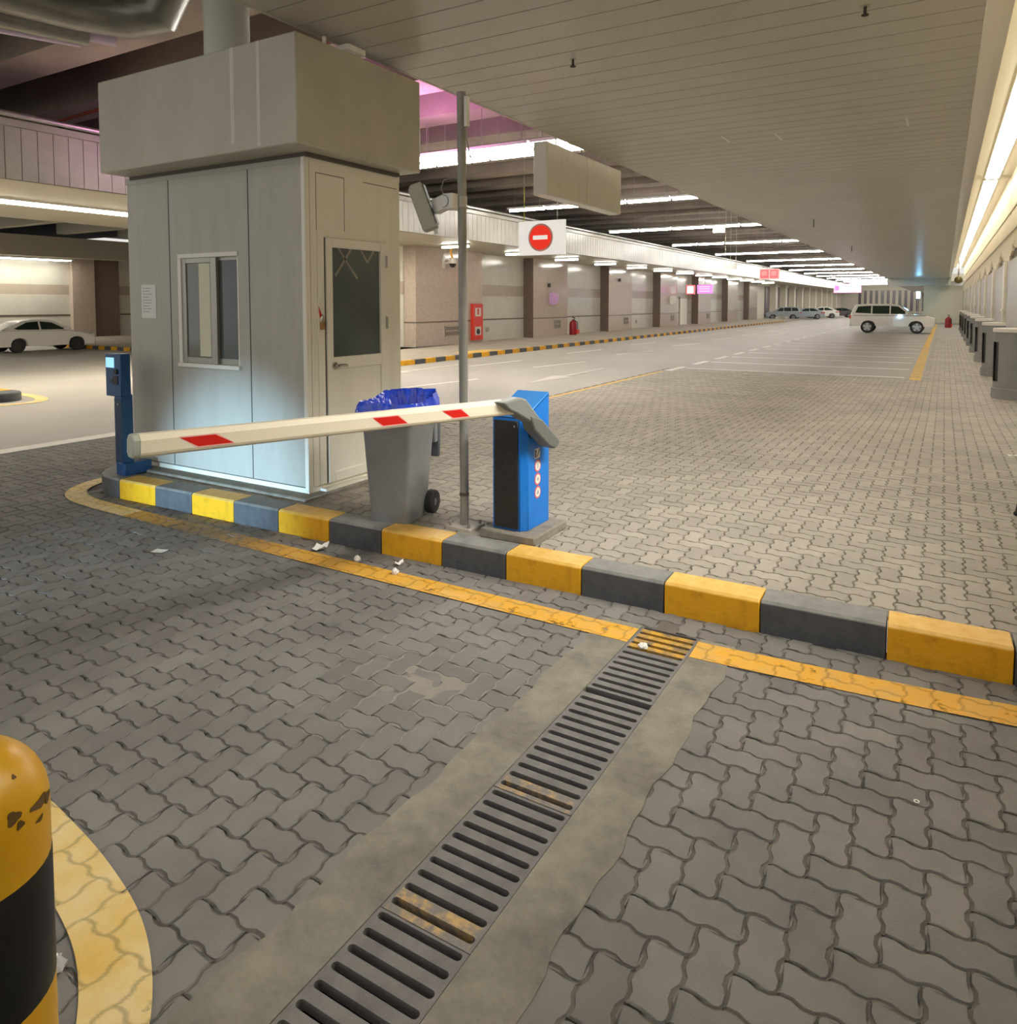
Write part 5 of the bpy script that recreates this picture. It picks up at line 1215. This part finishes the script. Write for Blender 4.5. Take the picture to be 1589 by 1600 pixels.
    b = MB(); b.box(spec['front']-0.08, -W+0.15, zb-0.02, spec['front']+0.03, W-0.15, zb+0.2); b.box(spec['rear']-0.06, -W+0.12, zb, spec['rear']+0.1, W-0.12, zb+0.18); local(b, 'bumper', paint if not spec.get('flare') else 'carwhite' if paint == 'carwhite' else paint, c, bevel=0.05, seg=2)
    return c
SUV = dict(W=1.96, H=1.88, rw=0.39, wheels=(-1.40, 1.42), zb=0.44, belt=1.18, front=2.36, rear=-2.40, tumble=0.20, flare=True,
    upper=[(2.42, 0.62), (2.42, 0.86), (2.34, 1.02), (2.0, 1.12), (1.30, 1.19), (1.05, 1.22), (-2.40, 1.22), (-2.46, 1.0), (-2.47, 0.66)],
    cabin=[(1.22, 1.18), (0.42, 1.80), (0.10, 1.86), (-1.2, 1.88), (-2.05, 1.83), (-2.18, 1.76), (-2.42, 1.18)],
    windows=[[(0.92, 1.24), (0.36, 1.70), (-0.06, 1.74), (-0.06, 1.24)], [(-0.14, 1.24), (-0.14, 1.745), (-1.12, 1.75), (-1.12, 1.24)], [(-1.20, 1.25), (-1.20, 1.75), (-1.96, 1.70), (-2.12, 1.30)]],
    screens=[((1.18, 1.22), (0.44, 1.78)), ((-2.40, 1.24), (-2.20, 1.70))], headlamp=(2.36, 0.92), taillamp=(-2.46, 1.0, 0.2), mirror=(0.86, 1.28), handles=(-0.30, -1.28), seams=(0.72, -0.10, -1.16), sideline=1.12)
SED = dict(W=1.70, H=1.455, rw=0.315, wheels=(-1.30, 1.27), zb=0.27, belt=0.93, front=2.08, rear=-2.12, tumble=0.26,
    upper=[(2.16, 0.40), (2.14, 0.58), (2.0, 0.72), (1.6, 0.84), (1.05, 0.93), (0.9, 0.96), (-1.75, 1.0), (-2.10, 0.97), (-2.17, 0.84), (-2.17, 0.45)],
    cabin=[(1.12, 0.92), (0.32, 1.38), (0.0, 1.44), (-0.55, 1.455), (-1.05, 1.38), (-1.90, 0.99), (-1.9, 0.93)],
    windows=[[(0.78, 0.99), (0.22, 1.31), (-0.28, 1.37), (-0.30, 1.00)], [(-0.38, 1.0), (-0.36, 1.37), (-0.85, 1.33), (-1.42, 1.06), (-1.3, 1.02)]],
    screens=[((1.08, 0.96), (0.34, 1.36)), ((-1.86, 1.02), (-1.08, 1.35))], headlamp=(2.10, 0.66), taillamp=(-2.16, 0.80, 0.5), mirror=(0.72, 1.03), handles=(-0.40, -1.2), seams=(0.72, -0.34, -1.24))
car('four_wheel_drive', 'white four-wheel drive parked across a bay on the right', 'car', (-2.92, 52.95, 0), 0.0, SUV, 'carwhite')
car('saloon_car', 'white saloon parked nose to the kerb at the left edge', 'car', (-31.4, 15.62, 0), PI/2, SED, 'carwhite', sc=0.87, rim='dark')
car('parked_car', 'silver grey four-wheel drive parked first in the distant row along the pavement', 'car', (-16.35, 89.0, 0), PI+0.25, SUV, 'cargrey', sc=0.80, detail=False)
car('parked_car', 'grey hatchback second in the distant row of parked cars', 'car', (-14.75, 95.0, 0), PI+0.35, SED, 'cargrey', sc=0.95, detail=False)
car('parked_car', 'white car third in the distant row of parked cars', 'car', (-13.9, 101.0, 0), PI+0.3, SED, 'carwhite', sc=1.0, detail=False)
car('parked_car', 'dark car at the far end of the distant row of parked cars', 'car', (-12.5, 107.5, 0), PI+0.3, SED, 'cardark', sc=0.9, detail=False)
b = MB(); b.lathe([(0.45, 0.0), (0.45, 0.1), (0.3, 0.12), (0.2, 1.4), (0.0, 1.5)], (-10.0, 108, 0), 14); tag(b.build('yellow_barrier_post', 'orange'), 'yellow warning post in the distance left of the white four-wheel drive', 'post')

# ------------------------------------------------------------------ far end
b = MB(); b.box(-1.75, 77.0, 0, 1.4, 77.4, 3.5); struct(b.build('wall_end', 'endwall'))
b = MB(); b.box(-1.75, 76.96, 0.0, 1.4, 77.0, 0.12); struct(b.build('baseboard_end', 'rwall'))
b = MB(); b.box(-19.0, 84.2, 0, -18.2, 190, 4.2); struct(b.build('wall_far_left', 'facade'))
for k in range(14):
    y = 86+6.2*k
    b = MB(); b.box(-18.2, y+2.0, 0.3, -18.1, y+4.3, 3.9); struct(b.build('window_far', 'facdark'))
    b = MB(); b.box(-18.2, y+4.9, 0.0, -17.5, y+6.0, 4.4); struct(b.build('wall_far_column', 'facade'))
b = MB(); b.box(-40, 158, 0, 3, 158.5, 7.4); struct(b.build('wall_far', 'facade'))
for k in range(12):
    x = -14.8+1.0*k
    b = MB(); b.box(x, 157.9, 0.4, x+0.5, 158.1, 4.4); struct(b.build('window_far_end', 'facdark'))
bs = thing('blue_lit_sign', 'small bright blue-white lit sign beside the far end wall', 'sign', (-2.1, 74, 0))
b = MB(); b.box(-2.25, 74, 2.35, -1.95, 74.1, 2.95); b.build('face', 'bluelit', bs)
b = MB(); b.box(-2.14, 74.02, 0, -2.06, 74.08, 2.35); b.build('post', 'alu', bs)
